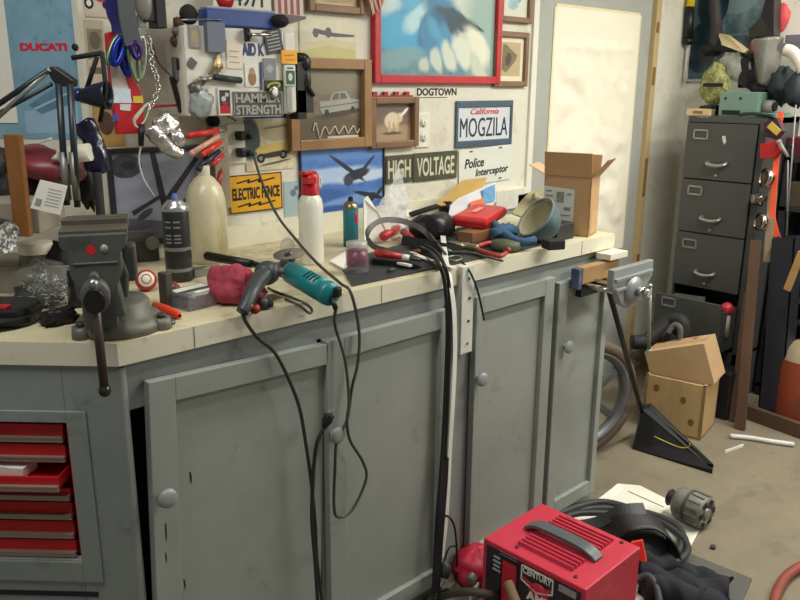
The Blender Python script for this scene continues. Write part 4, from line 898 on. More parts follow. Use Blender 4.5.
# grey engine part behind the vise
c = C(146, 262); m = MB(fr((c.x, c.y + .03, CZ), -20)); m.box((0, 0, .035), (.10, .06, .07)); m.box((0, 0, .08), (.085, .05, .03), 1); m.cyl((.03, -.03, .06), (.03, -.06, .06), .02, mi=1)
tag(m.build('motor_part', [mt((66, 62, 62), .5, v=.3), mt((100, 96, 94), .5, v=.2)], bevel=.004), 'dirty grey cast engine part behind the vise', 'engine part')
# spray can
def can(bx, by, wpx, htop, prof, parts, name, label, cat):
    p = C(bx, by); p.z = CZ; k = mpp(p); r = wpx * k / 2
    return p, r, thing(name, label, cat, p)
p = C(180, 280); p.z = CZ; k = mpp(p); r = 13 * k; hh = (280 - 196) * k / .96
t = thing('spray_can', 'black spray can with a silver dome and blue nozzle by the jug', 'spray can', p)
m = MB(); m.lathe([(0, 0), (r * .95, 0), (r, .004), (r, hh * .78), (r * .96, hh * .80)], p, n=30); m.build('body', mt((48, 50, 52), .35, .3, v=.1), t)
for z0, z1, mm in ((.12, .16, 0), (.36, .40, 1)):
    m = MB(); m.lathe([(r + .0004, hh * z0), (r + .0006, hh * z1)], p, n=30); m.build('band', mt((120, 122, 118), .4), t)
m = MB()
for i, z in enumerate((.45, .49, .53, .62, .68)):
    for sx in (-.6, .1):
        a0 = -2.36 + sx; pts = []
        m.flat([p + V(((r + .0005) * math.cos(a0 + q), (r + .0005) * math.sin(a0 + q), hh * (z + dz))) for q, dz in ((0, 0), (.25, 0), (.5, 0), (.5, .018), (.25, .018), (0, .018))])
m.build('printed_lines', mt((130, 130, 126), .5), t)
m = MB(); m.lathe([(r * .98, hh * .80), (r * 1.0, hh * .83), (r * .86, hh * .87), (r * .62, hh * .90), (r * .6, hh * .915), (r * .3, hh * .92)], p, n=30); m.build('dome', mt((196, 198, 198), .25, .8), t)
m = MB(); m.lathe([(r * .26, hh * .915), (r * .22, hh * .96), (r * .14, hh * .98), (0, hh)], p, n=18); m.build('nozzle', mt((76, 96, 170), .4), t)
# big jug
p = C(209, 261); p.z = CZ; k = mpp(p); r = 19.5 * k; hh = (261 - 171) * k / .95
t = thing('plastic_jug', 'large yellowed translucent plastic jug with a cream cap', 'jug', p)
JUG = mt((212, 204, 170), .3, v=.1, s=8, dirt_sheen=(168, 150, 104, .65), dscale=6, dth=.5, stretch=(1, 1, .35))
m = MB(); m.lathe([(0, 0), (r * .94, 0), (r, .008), (r, hh * .56), (r * .96, hh * .68), (r * .8, hh * .79), (r * .5, hh * .87), (r * .27, hh * .905), (r * .26, hh * .93)], p, n=36); m.build('body', JUG, t)
m = MB(); m.lathe([(r * .30, hh * .90), (r * .31, hh * .99), (r * .28, hh), (0, hh)], p, n=24); m.build('cap', mt((206, 200, 176), .5), t)

# ================================================================== MIDDLE OF THE BENCH
# rubber mat
m = MB(); q = [C(338, 263), C(352, 287), C(404, 276), C(556, 243), C(548, 228), C(470, 226)]
mtop = [V((v.x, v.y, CZ + .0005)) for v in q]
m.prism(mtop, (0, 0, .004)); tag(m.build('rubber_mat', mt((52, 53, 54), .6, v=.25, s=25, dirt_sheen=(110, 106, 96, .5))), 'dark rubber mat lying on the worktop under the tools', 'mat')
MZ = .0055
# organizer box
c = C(203, 307); F = fr((c.x, c.y + .03, CZ), 8); t = thing('parts_box', 'clear flat plastic parts box with white labels by the red rag', 'box', F @ V((0, 0, 0)), 8)
m = MB(F); m.box((0, 0, .019), (.108, .085, .038)); m.build('case', mt((150, 156, 166), .15, alpha=.5, v=.2, s=60), t, bevel=.003)
m = MB(F); m.box((-.004, .018, .0386), (.09, .026, .001)); m.build('label', PAPER, t)
m = MB(F); m.box((.012, -.026, .0386), (.066, .016, .001)); m.build('label', PAPER, t)
m = MB(F); m.box((0, -.004, .0386), (.098, .014, .001)); m.build('dark_band', mt((74, 78, 84), .5), t)
m = MB(F); m.box((.02, -.02, .012), (.05, .03, .018)); m.box((-.03, .01, .011), (.03, .03, .016), 1); m.build('contents', [mt((178, 70, 60), .5, v=.4, s=80), mt((96, 98, 100), .5, v=.4, s=80)], t)
c = C(178, 303); m = MB(); m.ell((c.x, c.y + .02, CZ + .025), (.017, .022, .024), amp=.2, zmin=CZ + .001); m.cyl((c.x - .004, c.y, CZ + .02), (c.x + .016, c.y - .03, CZ + .012), .012, mi=1)
tag(m.build('cutting_tool', [mt((128, 62, 48), .4), BLK]), 'small rust-red and black knob tool between the orange handle and the parts box', 'tool')
# rag
m = MB(); c = C(240, 305); T_ = rot(rz=20)
m.ell((c.x + .01, c.y + .045, CZ + .04), (.062, .05, .05), T_, n=60, amp=.22, fs_=1.3, seed=6, zmin=CZ + .0012)
m.ell((c.x + .035, c.y + .01, CZ + .024), (.036, .035, .03), T_, n=36, amp=.32, fs_=2.2, seed=2, zmin=CZ + .0012)
rc0 = V((c.x + .01, c.y + .03, CZ + .02))
for i, v in enumerate(m.v):
    g = (v - rc0); f_ = math.sin(g.x * 90 + g.z * 60 + 5 * noise.noise(v * 12)) * .5 + math.sin(g.y * 70 - g.x * 50 + 6 * noise.noise(v * 16 + V((3, 1, 0)))) * .5
    q = v + g.normalized() * (f_ * .0085); m.v[i] = V((q.x, q.y, max(q.z, CZ + .0012)))
tag(m.build('red_rag', mt((158, 58, 76), .9, v=.12, s=14, b=.25)), 'crumpled dusty red shop rag in the middle of the worktop', 'rag')
# dark angle die grinder on the rag
DT = mt((58, 64, 68), .45, .1, v=.15)
dg_ = t = thing('die_grinder', 'dark grey pistol-shaped power tool lying on the red rag', 'power tool', C(262, 300))
def ct_(x, y, h): return C(x, y, h)
m = MB(); m.tube([ct_(277, 272, .07), ct_(268, 272, .07), ct_(259, 280, .062), ct_(252, 292, .048), ct_(247, 303, .03), ct_(242, 312, .014)], .023, 14, taper=.62)
m.ell(ct_(267, 273, .068), (.034, .026, .03)); m.build('body', DT, t)
m = MB(); m.cyl(ct_(274, 272, .07), ct_(283, 271, .07), .014, .009); m.build('nose', DGREY, t)
m = MB(); m.cyl(ct_(249, 304, .03), ct_(252, 308, .02), .006); m.build('trigger', mt((150, 120, 70), .4, .5), t)
m = MB(); a = C(208, 256, .055); b = C(252, 264, .056); c2 = C(284, 271, .055)
m.cyl(a, b, .0125, .011, n=14); m.cyl(b, c2, .009, .007, n=12); m.ell(a, (.0125,) * 3)
tag(m.build('pry_bar', BLK), 'black-handled file lying across behind the red rag', 'file')
m = MB(); m.ell(C(263, 303, .016), (.016, .015, .015)); m.cyl(C(263, 303, .016), C(272, 302, .016), .013, .012, mi=1); tag(m.build('spark_socket', [DGREY, BLKM]), 'black socket lying beside the dark grey power tool', 'socket')
m = MB(); m.ell(C(255, 309, .013), (.013, .012, .012)); tag(m.build('red_bottle_cap', mt((150, 34, 34), .4)), 'small dark red cap at the worktop edge by the dark tool', 'cap')
m = MB(); c = C(200, 276); m.box((c.x, c.y, CZ + .012), (.05, .03, .024)); m.cyl((c.x + .02, c.y, CZ + .014), (c.x + .06, c.y - .005, CZ + .014), .011, mi=1)
tag(m.build('drill_chuck', [STEEL, CHROME], bevel=.002), 'shiny steel chuck lying right of the black spray can', 'chuck')
# bulb jar
c = C(288, 262); c.z = CZ; t = thing('light_bulb', 'clear glass bulb standing behind the grinding disc', 'bulb', c)
m = MB(); m.ell(c + V((0, 0, .047)), (.022, .022, .026), n=24); m.build('globe', mt((210, 208, 190), .08, alpha=.45, v=.05), t)
m = MB(); m.cyl(c, c + V((0, 0, .026)), .012, .011); m.build('screw_base', STEEL, t)
# teal angle grinder
TEAL = mt((22, 124, 132), .35, v=.08)
t = thing('angle_grinder', 'teal angle grinder with a worn disc hanging over the worktop edge', 'angle grinder', C(308, 285))
def gp(x, y, h): return C(x, y, h)
h0 = gp(284, 267, .062); h1 = gp(292, 273, .056); h2 = gp(326, 292, .036); h3 = gp(334, 299, .03)
dn = V((-.16, -.06, 1)).normalized(); dc = gp(289, 254.5, .084)
d = (h2 - h1).normalized()
m = MB(); m.cyl(h1, h2, .028, .029, n=26); m.lathe([(.029, 0), (.03, .004), (.028, .02), (.014, .024), (0, .024)], h2, d, 26); m.lathe([(.028, 0), (.024, .012), (.012, .016), (0, .016)], h1, -d, 26); m.build('body', TEAL, t)
m = MB(); m.cyl(h0 + V((0, 0, -.014)), dc - dn * .008, .022, .016); m.cyl(h0, h1, .02, .024); gh = m.build('gear_head', mt((54, 56, 58), .4, .5), t)
m = MB(); m.lathe([(0, 0), (.041, 0), (.041, .0025), (0, .0025)], dc, dn, 44); m.build('disc', mt((112, 108, 98), .6, v=.2, s=50), t)
m = MB(); m.cyl(dc - dn * .012, dc + dn * .006, .009, n=12); m.build('spindle_nut', STEEL, t)
m = MB(); 
for i in range(4):
    p = h1.lerp(h2, .55 + .09 * i) ; up = V((-.35, -.65, .68)).normalized(); up = (up - d * up.dot(d)).normalized(); sd = d.cross(up)
    m.strap([p + up * .0285 + sd * .012, p + up * .0298, p + up * .0285 - sd * .012], .0035, .001, d, smooth=False)
m.build('vent_slots', BLK, t)
m = MB(); q = h2 + d * .02; m.box((0, 0, 0), (.02, .03, .024), 0, T=fr(q + V((.012, 0, .006)), 20)); m.build('switch_housing', BLK, t, bevel=.004)
m = MB(); m.cyl(h2 + d * .02 + V((0, -.005, -.008)), h2 + d * .03 + V((0, -.008, -.03)), .007, .006); m.build('cord_sleeve', BLK, t)
gs = h2 + d * .03 + V((0, -.008, -.03))
# cords
def front(x, y, d=.028): return Fp(x, y, d)
m = MB(); m.tube([plug2, W(262, 182, .09), W(277, 215, .13), Yp(298, 242, 1.82), Yp(318, 264, 1.66), Yp(340, 283, 1.53), front(351, 293, .018), front(359, 330, .02), front(358, 362, .03), front(352, 388, .03), front(347, 420, .03), front(337, 440, .03), front(335, 470, .03), front(334, 505, .03), front(338, 517, .03), front(352, 510, .03), front(366, 480, .03), front(363, 462, .03), front(350, 440, .035), front(347, 420, .042), front(349, 400, .04), front(345, 360, .03), front(335, 325, .02), gs], .0042, 8)
m.build('power_cord', mt((62, 66, 62), .5), t)
m = MB(); m.tube([C(243, 312, .012), front(246, 322, .012), front(258, 338, .016), front(275, 353, .022), front(290, 382, .03), front(300, 410, .03), front(306, 445, .03), front(311, 480, .035), front(315, 520, .035), front(317, 560, .03), front(322, 600, .03), Fp(325, 615, .03)], .0046, 8)
m.build('power_cord', mt((40, 42, 40), .5), dg_)
t = thing('extension_plug', 'black plug hanging by its upright cord in front of the knob', 'plug', Fp(322, 600, .045))
pa = Fp(329, 416, .055); pb = Fp(324, 428, .052)
m = MB(); m.tube([pb, Fp(318, 440, .05), Fp(315, 455, .045), Fp(313, 480, .042), Fp(312, 520, .04), Fp(315, 560, .04), Fp(318, 605, .04)], .0052, 8); m.build('cord', mt((34, 34, 34), .5), t)
dd = (pa - pb).normalized(); m = MB(); m.cyl(pb, pb.lerp(pa, .5), .006, .012); m.cyl(pb.lerp(pa, .5), pa + dd * .004, .0135, .013); m.build('plug_body', BLK, t, bevel=.001)
for sx in (-1, 1):
    m = MB(); c = pa + V((sx * .006, 0, 0)); m.cyl(c, c + dd * .018, .0018, n=6); m.build('prong', STEEL, t)
m = MB(); m.tube([C(268, 288, .01), C(276, 292, .006), C(290, 297, .005), front(306, 304, .008), front(312, 310, .01), front(309, 313, .012), front(300, 306, .01), C(285, 299, .006)], .0035, 6); tag(m.build('electric_lead', mt((64, 66, 60), .5)), 'short loop of grey cord poking over the worktop edge left of the grinder', 'cord')
# black strap bundle and white strip over the edge
m = MB(); m.tube([C(420, 247, .03), C(430, 252, .02), front(438, 262, .02), front(445, 285, .024), front(447.5, 330, .024), front(445, 400, .024), front(442, 460, .026), front(437, 520, .028), front(434, 580, .03), Fp(433, 600, .04)], .0062, 8)
tag(m.build('rubber_hose', RUB), 'left of two black hoses hanging from the worktop to the floor', 'hose', 'pair of black hoses')
m = MB(); m.tube([C(425, 245, .03), C(436, 252, .02), front(443, 262, .02), front(449, 285, .026), front(450, 330, .03), front(448, 400, .03), front(445, 460, .03)], .0056, 8)
m.strap([front(445, 458, .03), front(444, 480, .03), front(441, 520, .036), front(438, 560, .036), front(436, 592, .04)], .022, .009, (1, -.4, 0)); tag(m.build('rubber_hose', RUB), 'right black hose ending in a broad flat strap at the floor', 'hose', 'pair of black hoses')
m = MB(); m.tube([front(443, 515, .03), front(450, 518, .03), front(455, 530, .03), front(457, 560, .03), front(455, 580, .03)], .0035, 6); m.tube([front(444, 562, .03), front(449, 548, .03), front(456, 546, .03)], .003, 6)
tag(m.build('electric_lead', BLK), 'thin black cord looping beside the foot of the black strap', 'cord')
m = MB(); m.ell(front(445, 570, .04), (.018, .018, .03), amp=.2); tag(m.build('cord_end', mt((66, 66, 66), .6)), 'grey plug at the foot of the black strap', 'plug')
m = MB(); m.strap([C(443, 236, .03), C(446, 262, .012), front(450, 280, .022), front(454, 310, .036), front(455, 352, .036), front(453, 400, .036), front(450, 450, .03), front(447, 510, .03), front(442, 558, .03)], .0165, .002, (1, 0, 0)); tag(m.build('plastic_strip', mt((220, 222, 212), .4, v=.05)), 'long white plastic strip hanging from the worktop beside the black strap', 'strip')
m = MB(); m.strap([C(410, 252, .014), C(430, 260, .010), C(455, 268, .008)], .02, .002, (S, S, 0)); tag(m.build('plastic_strip', WHITE), 'white plastic strip lying flat on the mat towards the worktop edge', 'strip')
m = MB(); m.tube([C(462, 262, .01), front(470, 272, .02), front(478, 292, .022), front(484, 320, .022)], .0034, 6); tag(m.build('electric_lead', BLK), 'short black wire end hanging over the edge right of the white board', 'wire')
# leather belt loop
m = MB(); bz = (0, 0, 1)
m.strap([C(446, 256, .016)] + [Yp(x, y, Y) for x, y, Y in ((434, 241, 1.72), (420, 228, 1.78), (402, 221, 1.82), (384, 220, 1.84), (372, 226, 1.84), (367, 236, 1.82), (373, 246, 1.79), (388, 251, 1.74), (406, 254, 1.70), (424, 260, 1.64))] + [C(438, 268, .012)], .017, .0055, (.15, .45, .9))
tag(m.build('leather_belt', mt((66, 64, 60), .45, v=.2)), 'grey-black leather belt curled in a loop on the mat', 'belt')
m = MB(); m.strap([C(402, 240, .035), C(420, 243, .03), C(445, 248, .02), C(462, 250, .014)], .03, .005, (.2, .3, 1)); tag(m.build('black_strap', BLKM), 'short black strap lying across the red-handled cutters', 'strap')
# teal spray can at back
p = C(351, 246); p.z = CZ; k = mpp(p); r = 7.6 * k; hh = (246 - 199) * k / .95
t = thing('spray_can', 'teal and pink spray can beside the clear bag', 'spray can', p)
m = MB(); m.lathe([(0, 0), (r, 0), (r, hh * .78), (r * .9, hh * .83)], p, n=26); m.build('body', mt((36, 128, 146), .35, v=.15), t)
m = MB(); m.ell(p + V((r * .28 - .004, -r * .9, hh * .58)), (r * .34, r * .2, hh * .14)); m.build('pink_mark', mt((196, 50, 84), .4), t)
m = MB(); m.lathe([(r * 1.02, hh * .76), (r * 1.02, hh * .80), (r * .7, hh * .9), (r * .35, hh * .92)], p, n=26); m.build('dome', mt((140, 132, 106), .3, .7), t)
m = MB(); m.cyl(p + V((0, 0, hh * .9)), p + V((0, 0, hh)), r * .36, r * .3); m.build('nozzle', BLKM, t)
# fire extinguisher (white)
p = C(312, 263); p.z = CZ; k = mpp(p); r = 12.2 * k; hh = (263 - 176) * k / .95
t = thing('fire_extinguisher', 'small white extinguisher bottle with a red head', 'fire extinguisher', p)
m = MB(); m.lathe([(0, 0), (r * .96, 0), (r, .006), (r, hh * .62), (r * .9, hh * .7), (r * .6, hh * .76), (r * .45, hh * .78)], p, n=32); m.build('bottle', mt((228, 226, 212), .3, v=.03), t)
RH = mt((182, 26, 36), .3, v=.06)
m = MB(); m.lathe([(r * .62, hh * .74), (r * .78, hh * .76), (r * .7, hh * .79), (r * .7, hh * .96), (r * .5, hh * .985), (0, hh * .985)], p, n=24); m.box((p.x - .012, p.y - .012, p.z + hh * .91), (.03, .03, .02)); hd = m.build('valve_head', RH, t, bevel=.001)
m = MB(); m.bx(p + V((-r * .95, -.02, hh * .965)), p + V((r * .3, .01, hh * 1.0))); m.build('lever', RH, hd, bevel=.002)
m = MB(); q = p + V((r * .62, -.012, hh * .88)); m.tube([q + V((.004 * math.cos(a), 0.0, .016 * math.sin(a))) + V((.004, 0, 0)) for a in [i * PI / 4 for i in range(8)]], .0028, 6, closed=True); m.build('pull_ring', WHITE, hd)
# pink jar
p = C(357, 273); p.z = CZ + MZ; k = mpp(p); r = 11.5 * k; hh = 30 * k
t = thing('glass_jar', 'small square-shouldered glass jar of dark pink liquid', 'jar', p)
m = MB(); m.lathe([(0, .0015), (r * 1.08, .0015), (r * 1.08, hh * .2), (r, hh * .3), (r, hh * .8), (r * .85, hh * .9)], p, n=8, sm=False); m.build('glass', mt((176, 168, 172), .1, alpha=.2, v=.05), t)
m = MB(); m.lathe([(0, hh * .2), (r * .92, hh * .2), (r * .92, hh * .72), (0, hh * .72)], p, n=20); m.build('liquid', mt((122, 34, 72), .3, v=.3, s=60), t)
m = MB(); m.lathe([(r * .9, hh * .86), (r * .92, hh), (0, hh)], p, n=20); m.build('lid', mt((190, 188, 182), .3, alpha=.8), t)
# clear bag and white card
m = MB(); b0 = C(360, 240, .0); 
def bagf(u, v):
    a = W(366, 232, .16).lerp(W(412, 226, .16), u); b = W(398, 168, .06).lerp(W(402, 176, .06), u)
    q = a.lerp(b, v); s_ = math.sin(PI * u) * (1 - v) * .05
    n_ = noise.fractal(q * 10, .9, 2, 3) * .018
    q.y -= s_ + n_; q.x += n_ * .6; return q
m.grid(bagf, 26, 26); m.grid(lambda u, v: bagf(u, v) + V((0, math.sin(PI * u) * .05 * (1 - v), 0)), 26, 26); tag(m.build('plastic_bag', CLEARBAG), 'clear crinkled plastic bag standing against the wall behind the belt', 'bag')
m = MB(); m.prism([Yp(364, 199, 1.96), Yp(368, 196, 1.96), Yp(378, 212, 1.93), Yp(391, 214, 1.93), Yp(391, 241, 1.93), Yp(364, 243, 1.93)], (.0, .004, 0)); tag(m.build('white_card', PAPER), 'folded white card standing behind the belt loop', 'card')
m = MB(); q = [C(330, 262, .004), C(352, 248, .004), C(362, 254, .004), C(344, 270, .004)]; m.prism(q, (0, 0, .004)); tag(m.build('white_card', PAPER), 'white card lying flat between the extinguisher and the pink jar', 'card')
# red tool bits
REDT = mt((178, 40, 44), .4)
for i, (x0, y0, x1, y1, r, lab) in enumerate(((384, 236, 398, 228, .016, 'red plastic grip behind the leather belt'), (404, 232, 416, 243, .013, 'red-handled tool with a white band leaning right behind the belt'), (378, 253, 402, 257, .012, 'dark red tool lying under the belt loop'))):
    m = MB(); a = C(x0, y0, .03); b = C(x1, y1, .02); m.cyl(a, b, r, r * .85); m.ell(a, (r, r, r)); m.cyl(b, b + (b - a) * .3, r * .8, mi=1); m.cyl(b + (b - a) * .3, b + (b - a) * .8, r * .6, r * .4, mi=2)
    tag(m.build('screw_driver', [REDT, WHITE, DGREY]), lab, 'tool')
m = MB(); a = C(372, 262, .012); b = C(412, 266, .012); m.prism([a + V((0, 0, .012)), b + V((0, 0, .012)), C(424, 268, .012), b - V((0, 0, .010)), a - V((0, 0, .010))], (.01, .022, 0)); o = tag(m.build('black_marker', BLK, bevel=.003), 'black case lying at the front of the mat right of the pink jar', 'case')
m = MB(); m.bx(C(400, 263.5, .014), C(409, 265, .02)); m.build('white_mark', WHITE, o)
# black helmet-like thing
m = MB(); c = C(424, 228, .04); m.ell(c, (.062, .05, .045), rot(rz=30), n=26, amp=.1, seed=3); m.cyl(C(428, 228, .05), C(443, 224, .05), .04, .043, n=24); bc_ = m; m = MB(); m.strap([C(410, 215, .055), C(425, 210, .07), C(438, 206, .075)], .02, .01, (0, 1, .3)); bs_ = m; m = bc_
bc_ = tag(m.build('binocular_case', mt((34, 35, 38), .4, v=.2)), 'rounded black leather case left of the wood blocks', 'case')
bs_.build('strap', BLKM, bc_)
m = MB(); m.ell(C(447, 208, .06), (.03, .03, .025), amp=.5); m.tube([C(438, 206, .07), C(450, 200, .08), C(458, 206, .05), C(450, 216, .04)], .006, 6); tag(m.build('headphones', BLKM), 'tangled black clips behind the rounded black case', 'clips')
m = MB(); c = C(408, 218, .02); m.ell(c + V((0, .03, 0)), (.05, .03, .03), amp=.5, seed=9); tag(m.build('white_tissue', PAPER), 'crumpled white tissue against the backboard behind the black case', 'tissue')
m = MB(); c = W(404, 206, .03); m.box(c, (.022, .03, .018)); tag(m.build('cable_clip', WHITE), 'small white clip on the wall above the backboard', 'clip')
# wood blocks, red case, envelope, coloured box
m = MB(fr(C(448, 236), 12)); m.box((0, .03, .024), (.1, .06, .036)); tag(m.build('wood_block', WOOD, bevel=.002), 'left wood block under the red case', 'wood block', 'wood blocks under the red case')
m = MB(fr(C(484, 242), 6)); m.box((0, .03, .022), (.135, .06, .034)); tag(m.build('wood_block', WOODD if 0 else mt((140, 98, 62), .6, v=.25, s=8), bevel=.002), 'right and darker wood block under the red case', 'wood block', 'wood blocks under the red case')
rc = [C(450, 222, .06), C(493, 224, .06), C(508, 208, .075), C(468, 205, .075)]
cen = sum(rc, V()) / 4; ux = (rc[1] - rc[0]); uy = (rc[3] - rc[0])
t = thing('tool_case', 'bright red flat plastic case resting on the wood blocks', 'case', V((cen.x, cen.y, CZ + .045)))
F = fr(C(480, 216, .066) + V((0, 0, 0)), 22, rx=2, ry=-3) @ M.Translation((0, -.02, 0))
m = MB(F); m.box((0, .02, .0), (.235, .125, .038)); m.build('shell', mt((212, 44, 46), .35, v=.06), t, bevel=.012)
m = MB(F); m.box((0, .02, -.002), (.237, .127, .003)); m.build('seam', mt((140, 24, 30), .4), t)
m = MB(F); m.box((.0, .03, .0178), (.085, .02, .001), T=M.Translation((0, 0, .004))); m.build('label', mt((228, 160, 150), .5), t)
def leaf(pts, lift, mat, name, label, cat, th=.003):
    m = MB(); m.prism(pts, (0, -.001, th)); return tag(m.build(name, mat), label, cat)
leaf([W(433, 207, .17), W(462, 181, .03), W(487, 178, .02), W(482, 190, .08), W(455, 205, .18)], 0, mt((188, 154, 86), .7, v=.06), 'paper_envelope', 'tan paper envelope leaning on the wall under the white plate', 'envelope')
o = leaf([Yp(450, 206, 1.98), Yp(458, 199, 2.02), Yp(492, 184, 2.10), Yp(496, 183, 2.11), Yp(496, 202, 2.0), Yp(470, 214, 1.96), Yp(448, 217, 1.95)], 0, mt((206, 208, 212), .5, v=.05), 'magazine', 'white and blue magazine leaning behind the red case', 'magazine')
m = MB(); m.flat([Yp(482, 190, 2.05), Yp(495, 184, 2.09), Yp(495.5, 200, 1.99), Yp(484, 204, 1.985)]); m.build('blue_print', mt((96, 148, 190), .5, v=.3, s=20), o)
m = MB(); m.flat([Yp(470, 202, 1.985), Yp(484, 198, 2.0), Yp(484, 206, 1.965), Yp(470, 208, 1.955)]); m.build('orange_print', mt((220, 110, 60), .5, v=.2), o)
m = MB(); m.bx(W(497, 192, .03), W(519, 206, .005)); tag(m.build('white_board', mt((206, 206, 196), .6)), 'small pale board fixed to the wall behind the cap', 'board')
m = MB(); m.bx(W(518.5, 195, .03), W(524, 203, .0)); tag(m.build('black_block', BLKM), 'small black block fixed at the end of the backboard', 'block')
# pliers / cutters
t = thing('wire_cutters', 'red-handled wire cutters lying on the mat near the edge', 'pliers', C(490, 250, MZ))
for pts in ([(478, 246), (490, 243), (502, 244), (509, 250)], [(478, 250), (490, 254), (500, 256), (506, 253)]):
    m = MB(); m.tube([C(x, y, .016) for x, y in pts], .0085, 8, taper=.8); m.build('handle', mt((172, 58, 52), .4), t)
m = MB(); m.tube([C(478, 248, .014), C(466, 246, .014), C(455, 246, .014)], .011, 8); m.ell(C(460, 246, .014), (.022, .014, .011)); m.build('jaws', mt((150, 142, 108), .4, .6, v=.3), t)
t = thing('scissors', 'black-handled snips lying left of the red-handled cutters', 'snips', C(448, 252, MZ))
m = MB(); m.tube([C(448, 252, .012), C(470, 253, .010), C(486, 257, .010), C(503, 261, .009)], .005, 6, taper=.6); m.build('blade', DGREY, t)
m = MB(); m.tube([C(430, 243, .012), C(442, 248, .012), C(450, 252, .012)], .008, 8); m.tube([C(446, 258, .010), C(455, 256, .010), C(462, 258, .010), C(455, 261, .010)], .0035, 6, closed=True); m.build('handle', mt((130, 130, 122), .4, .5), t)
m = MB(); m.lathe([(.03, 0), (.042, .006), (.044, .008), (.03, .003), (0, .003)], C(458, 243, MZ), n=26); tag(m.build('steel_dish', STEEL), 'shallow shiny metal dish behind the red-handled cutters', 'dish')
# small steel bits on the mat
random.seed(9)
for i, (x, y, lab) in enumerate(((418, 252, 'copper-coloured coil fitting behind the white strip'), (428, 246, 'olive brass fitting beside the copper-coloured one'), (392, 270, 'thin grey scrap on the mat front'), (436, 262, 'small steel nut near the mat front'))):
    c = C(x, y, .012); m = MB(); m.cyl(c - V((.014, 0, 0)), c + V((.014, .006, 0)), .010 if i < 2 else .005, .007 if i < 2 else .005, n=10)
    tag(m.build('metal_fitting', [mt((150, 100, 74), .35, .7), mt((128, 126, 96), .4, .5), DGREY, STEEL][i]), lab, 'fitting')
# cap
CAPB = mt((80, 100, 106), .8, v=.1, s=30); CAPG = mt((150, 148, 116), .8, v=.1)
cb = C(530, 246); cb.z = CZ + MZ
t = thing('baseball_cap', 'blue-grey cap lying upside down with a beige lining', 'cap', cb)
cc_ = C(536, 243, 0); cc_.z = CZ + MZ + .077; rx, ry, rz_ = .074, .074, .08
T_ = V((0, 0, 1)).rotation_difference(V((-.72, .30, .62)).normalized()).to_matrix().to_4x4()
def bowl(f, mat, nm, lim=.54):
    m = MB(); nu, nv = 32, 12; vs = []
    for i in range(nv + 1):
        th = PI - (PI * lim) * i / nv
        for k_ in range(nu):
            a_ = 2 * PI * k_ / nu; q = V((rx * math.sin(th) * math.cos(a_), ry * math.sin(th) * math.sin(a_), rz_ * math.cos(th))) * f
            q *= 1 + .05 * noise.noise(q * 28); vs.append(cc_ + T_.to_3x3() @ q)
    m.add(vs, [(i * nu + k_, i * nu + (k_ + 1) % nu, (i + 1) * nu + (k_ + 1) % nu, (i + 1) * nu + k_) for i in range(nv) for k_ in range(nu)], 0, True)
    return m.build(nm, mat, t, solid=.002)
bowl(1.0, CAPB, 'crown'); bowl(.965, mt((178, 172, 140), .85, v=.12, s=40), 'lining')
m = MB(); rim = [cc_ + T_.to_3x3() @ V((rx * 1.0 * math.cos(a_), ry * 1.0 * math.sin(a_), .008)) for a_ in [2 * PI * k_ / 24 for k_ in range(24)]]
m.tube(rim, .0045, 8, closed=True); m.build('sweatband', mt((112, 126, 122), .8), t)
m = MB(); m.ell(C(505, 232, .04), (.06, .03, .026), amp=.3, n=26, seed=5, zmin=CZ + MZ); m.tube([C(494, 224, .05), C(505, 234, .04), C(520, 242, .03), C(535, 240, .035)], .014, 8)
tag(m.build('blue_cloth', mt((58, 92, 124), .9, v=.2)), 'blue cloth straps bunched in front of the cap', 'cloth')
m = MB(); m.strap([C(518, 216, .08), C(527, 203, .1), C(536, 194, .115), C(540, 197, .11), C(537, 210, .09)], .045, .004, (.6, .7, .2)); tag(m.build('canvas_strap', mt((166, 160, 124), .8, v=.15, s=60)), 'beige canvas strap looped up over the cap', 'strap')
m = MB(); m.lathe([(0, 0), (.045, 0), (.05, .008), (.046, .026), (0, .03)], C(506, 249, MZ), n=28); tag(m.build('round_tin', mt((78, 84, 62), .6, v=.15)), 'round olive pouch on the mat in front of the cap', 'pouch')
# black boxes
m = MB(fr(C(553, 249, MZ), -24, rx=0)); m.box((0, .0, .016), (.06, .05, .03)); tag(m.build('black_box', BLKM, bevel=.003), 'small black box tilted at the worktop edge left of the carton', 'box')
m = MB(fr(C(566, 240), 0)); m.box((-.005, .03, .028), (.10, .06, .056)); tag(m.build('black_box', mt((40, 42, 42), .6), bevel=.003), 'larger black box against the left side of the carton', 'box')
# carton
fd = V((math.cos(R(-72)), math.sin(R(-72)), 0)); sd_ = V((-fd.y, fd.x, 0))
b1 = C(588, 237.5); b1.z = CZ; b0 = b1 - fd * .168; b2 = b1 + sd_ * .105
k = mpp(b1); hgt = (237.5 - 180.5) * k / .955
dxn = fd; dyv = sd_ * .105
t = thing('cardboard_box', 'open brown cardboard carton with white label standing on the worktop end', 'box', (b0 + b1 + dyv) / 2)
m = MB(); up = V((0, 0, hgt))
fl_ = [b0, b1, b1 + dyv, b0 + dyv]
for i in range(4):
    a, b = fl_[i], fl_[(i + 1) % 4]; n_ = V((b.y - a.y, a.x - b.x, 0)).normalized() * -.003
    m.prism([a, b, b + up, a + up], n_)
m.prism([q + V((0, 0, .002)) for q in fl_], (0, 0, .003)); m.build('carton', CARD, t)
fh = .075
def flap(a, b, v, mat, nm='flap'):
    m = MB(); a = a + up; b = b + up; n_ = (b - a).cross(V(v)).normalized() * .003
    m.prism([a, b, b + V(v), a + V(v)], n_); m.build(nm, mat, t)
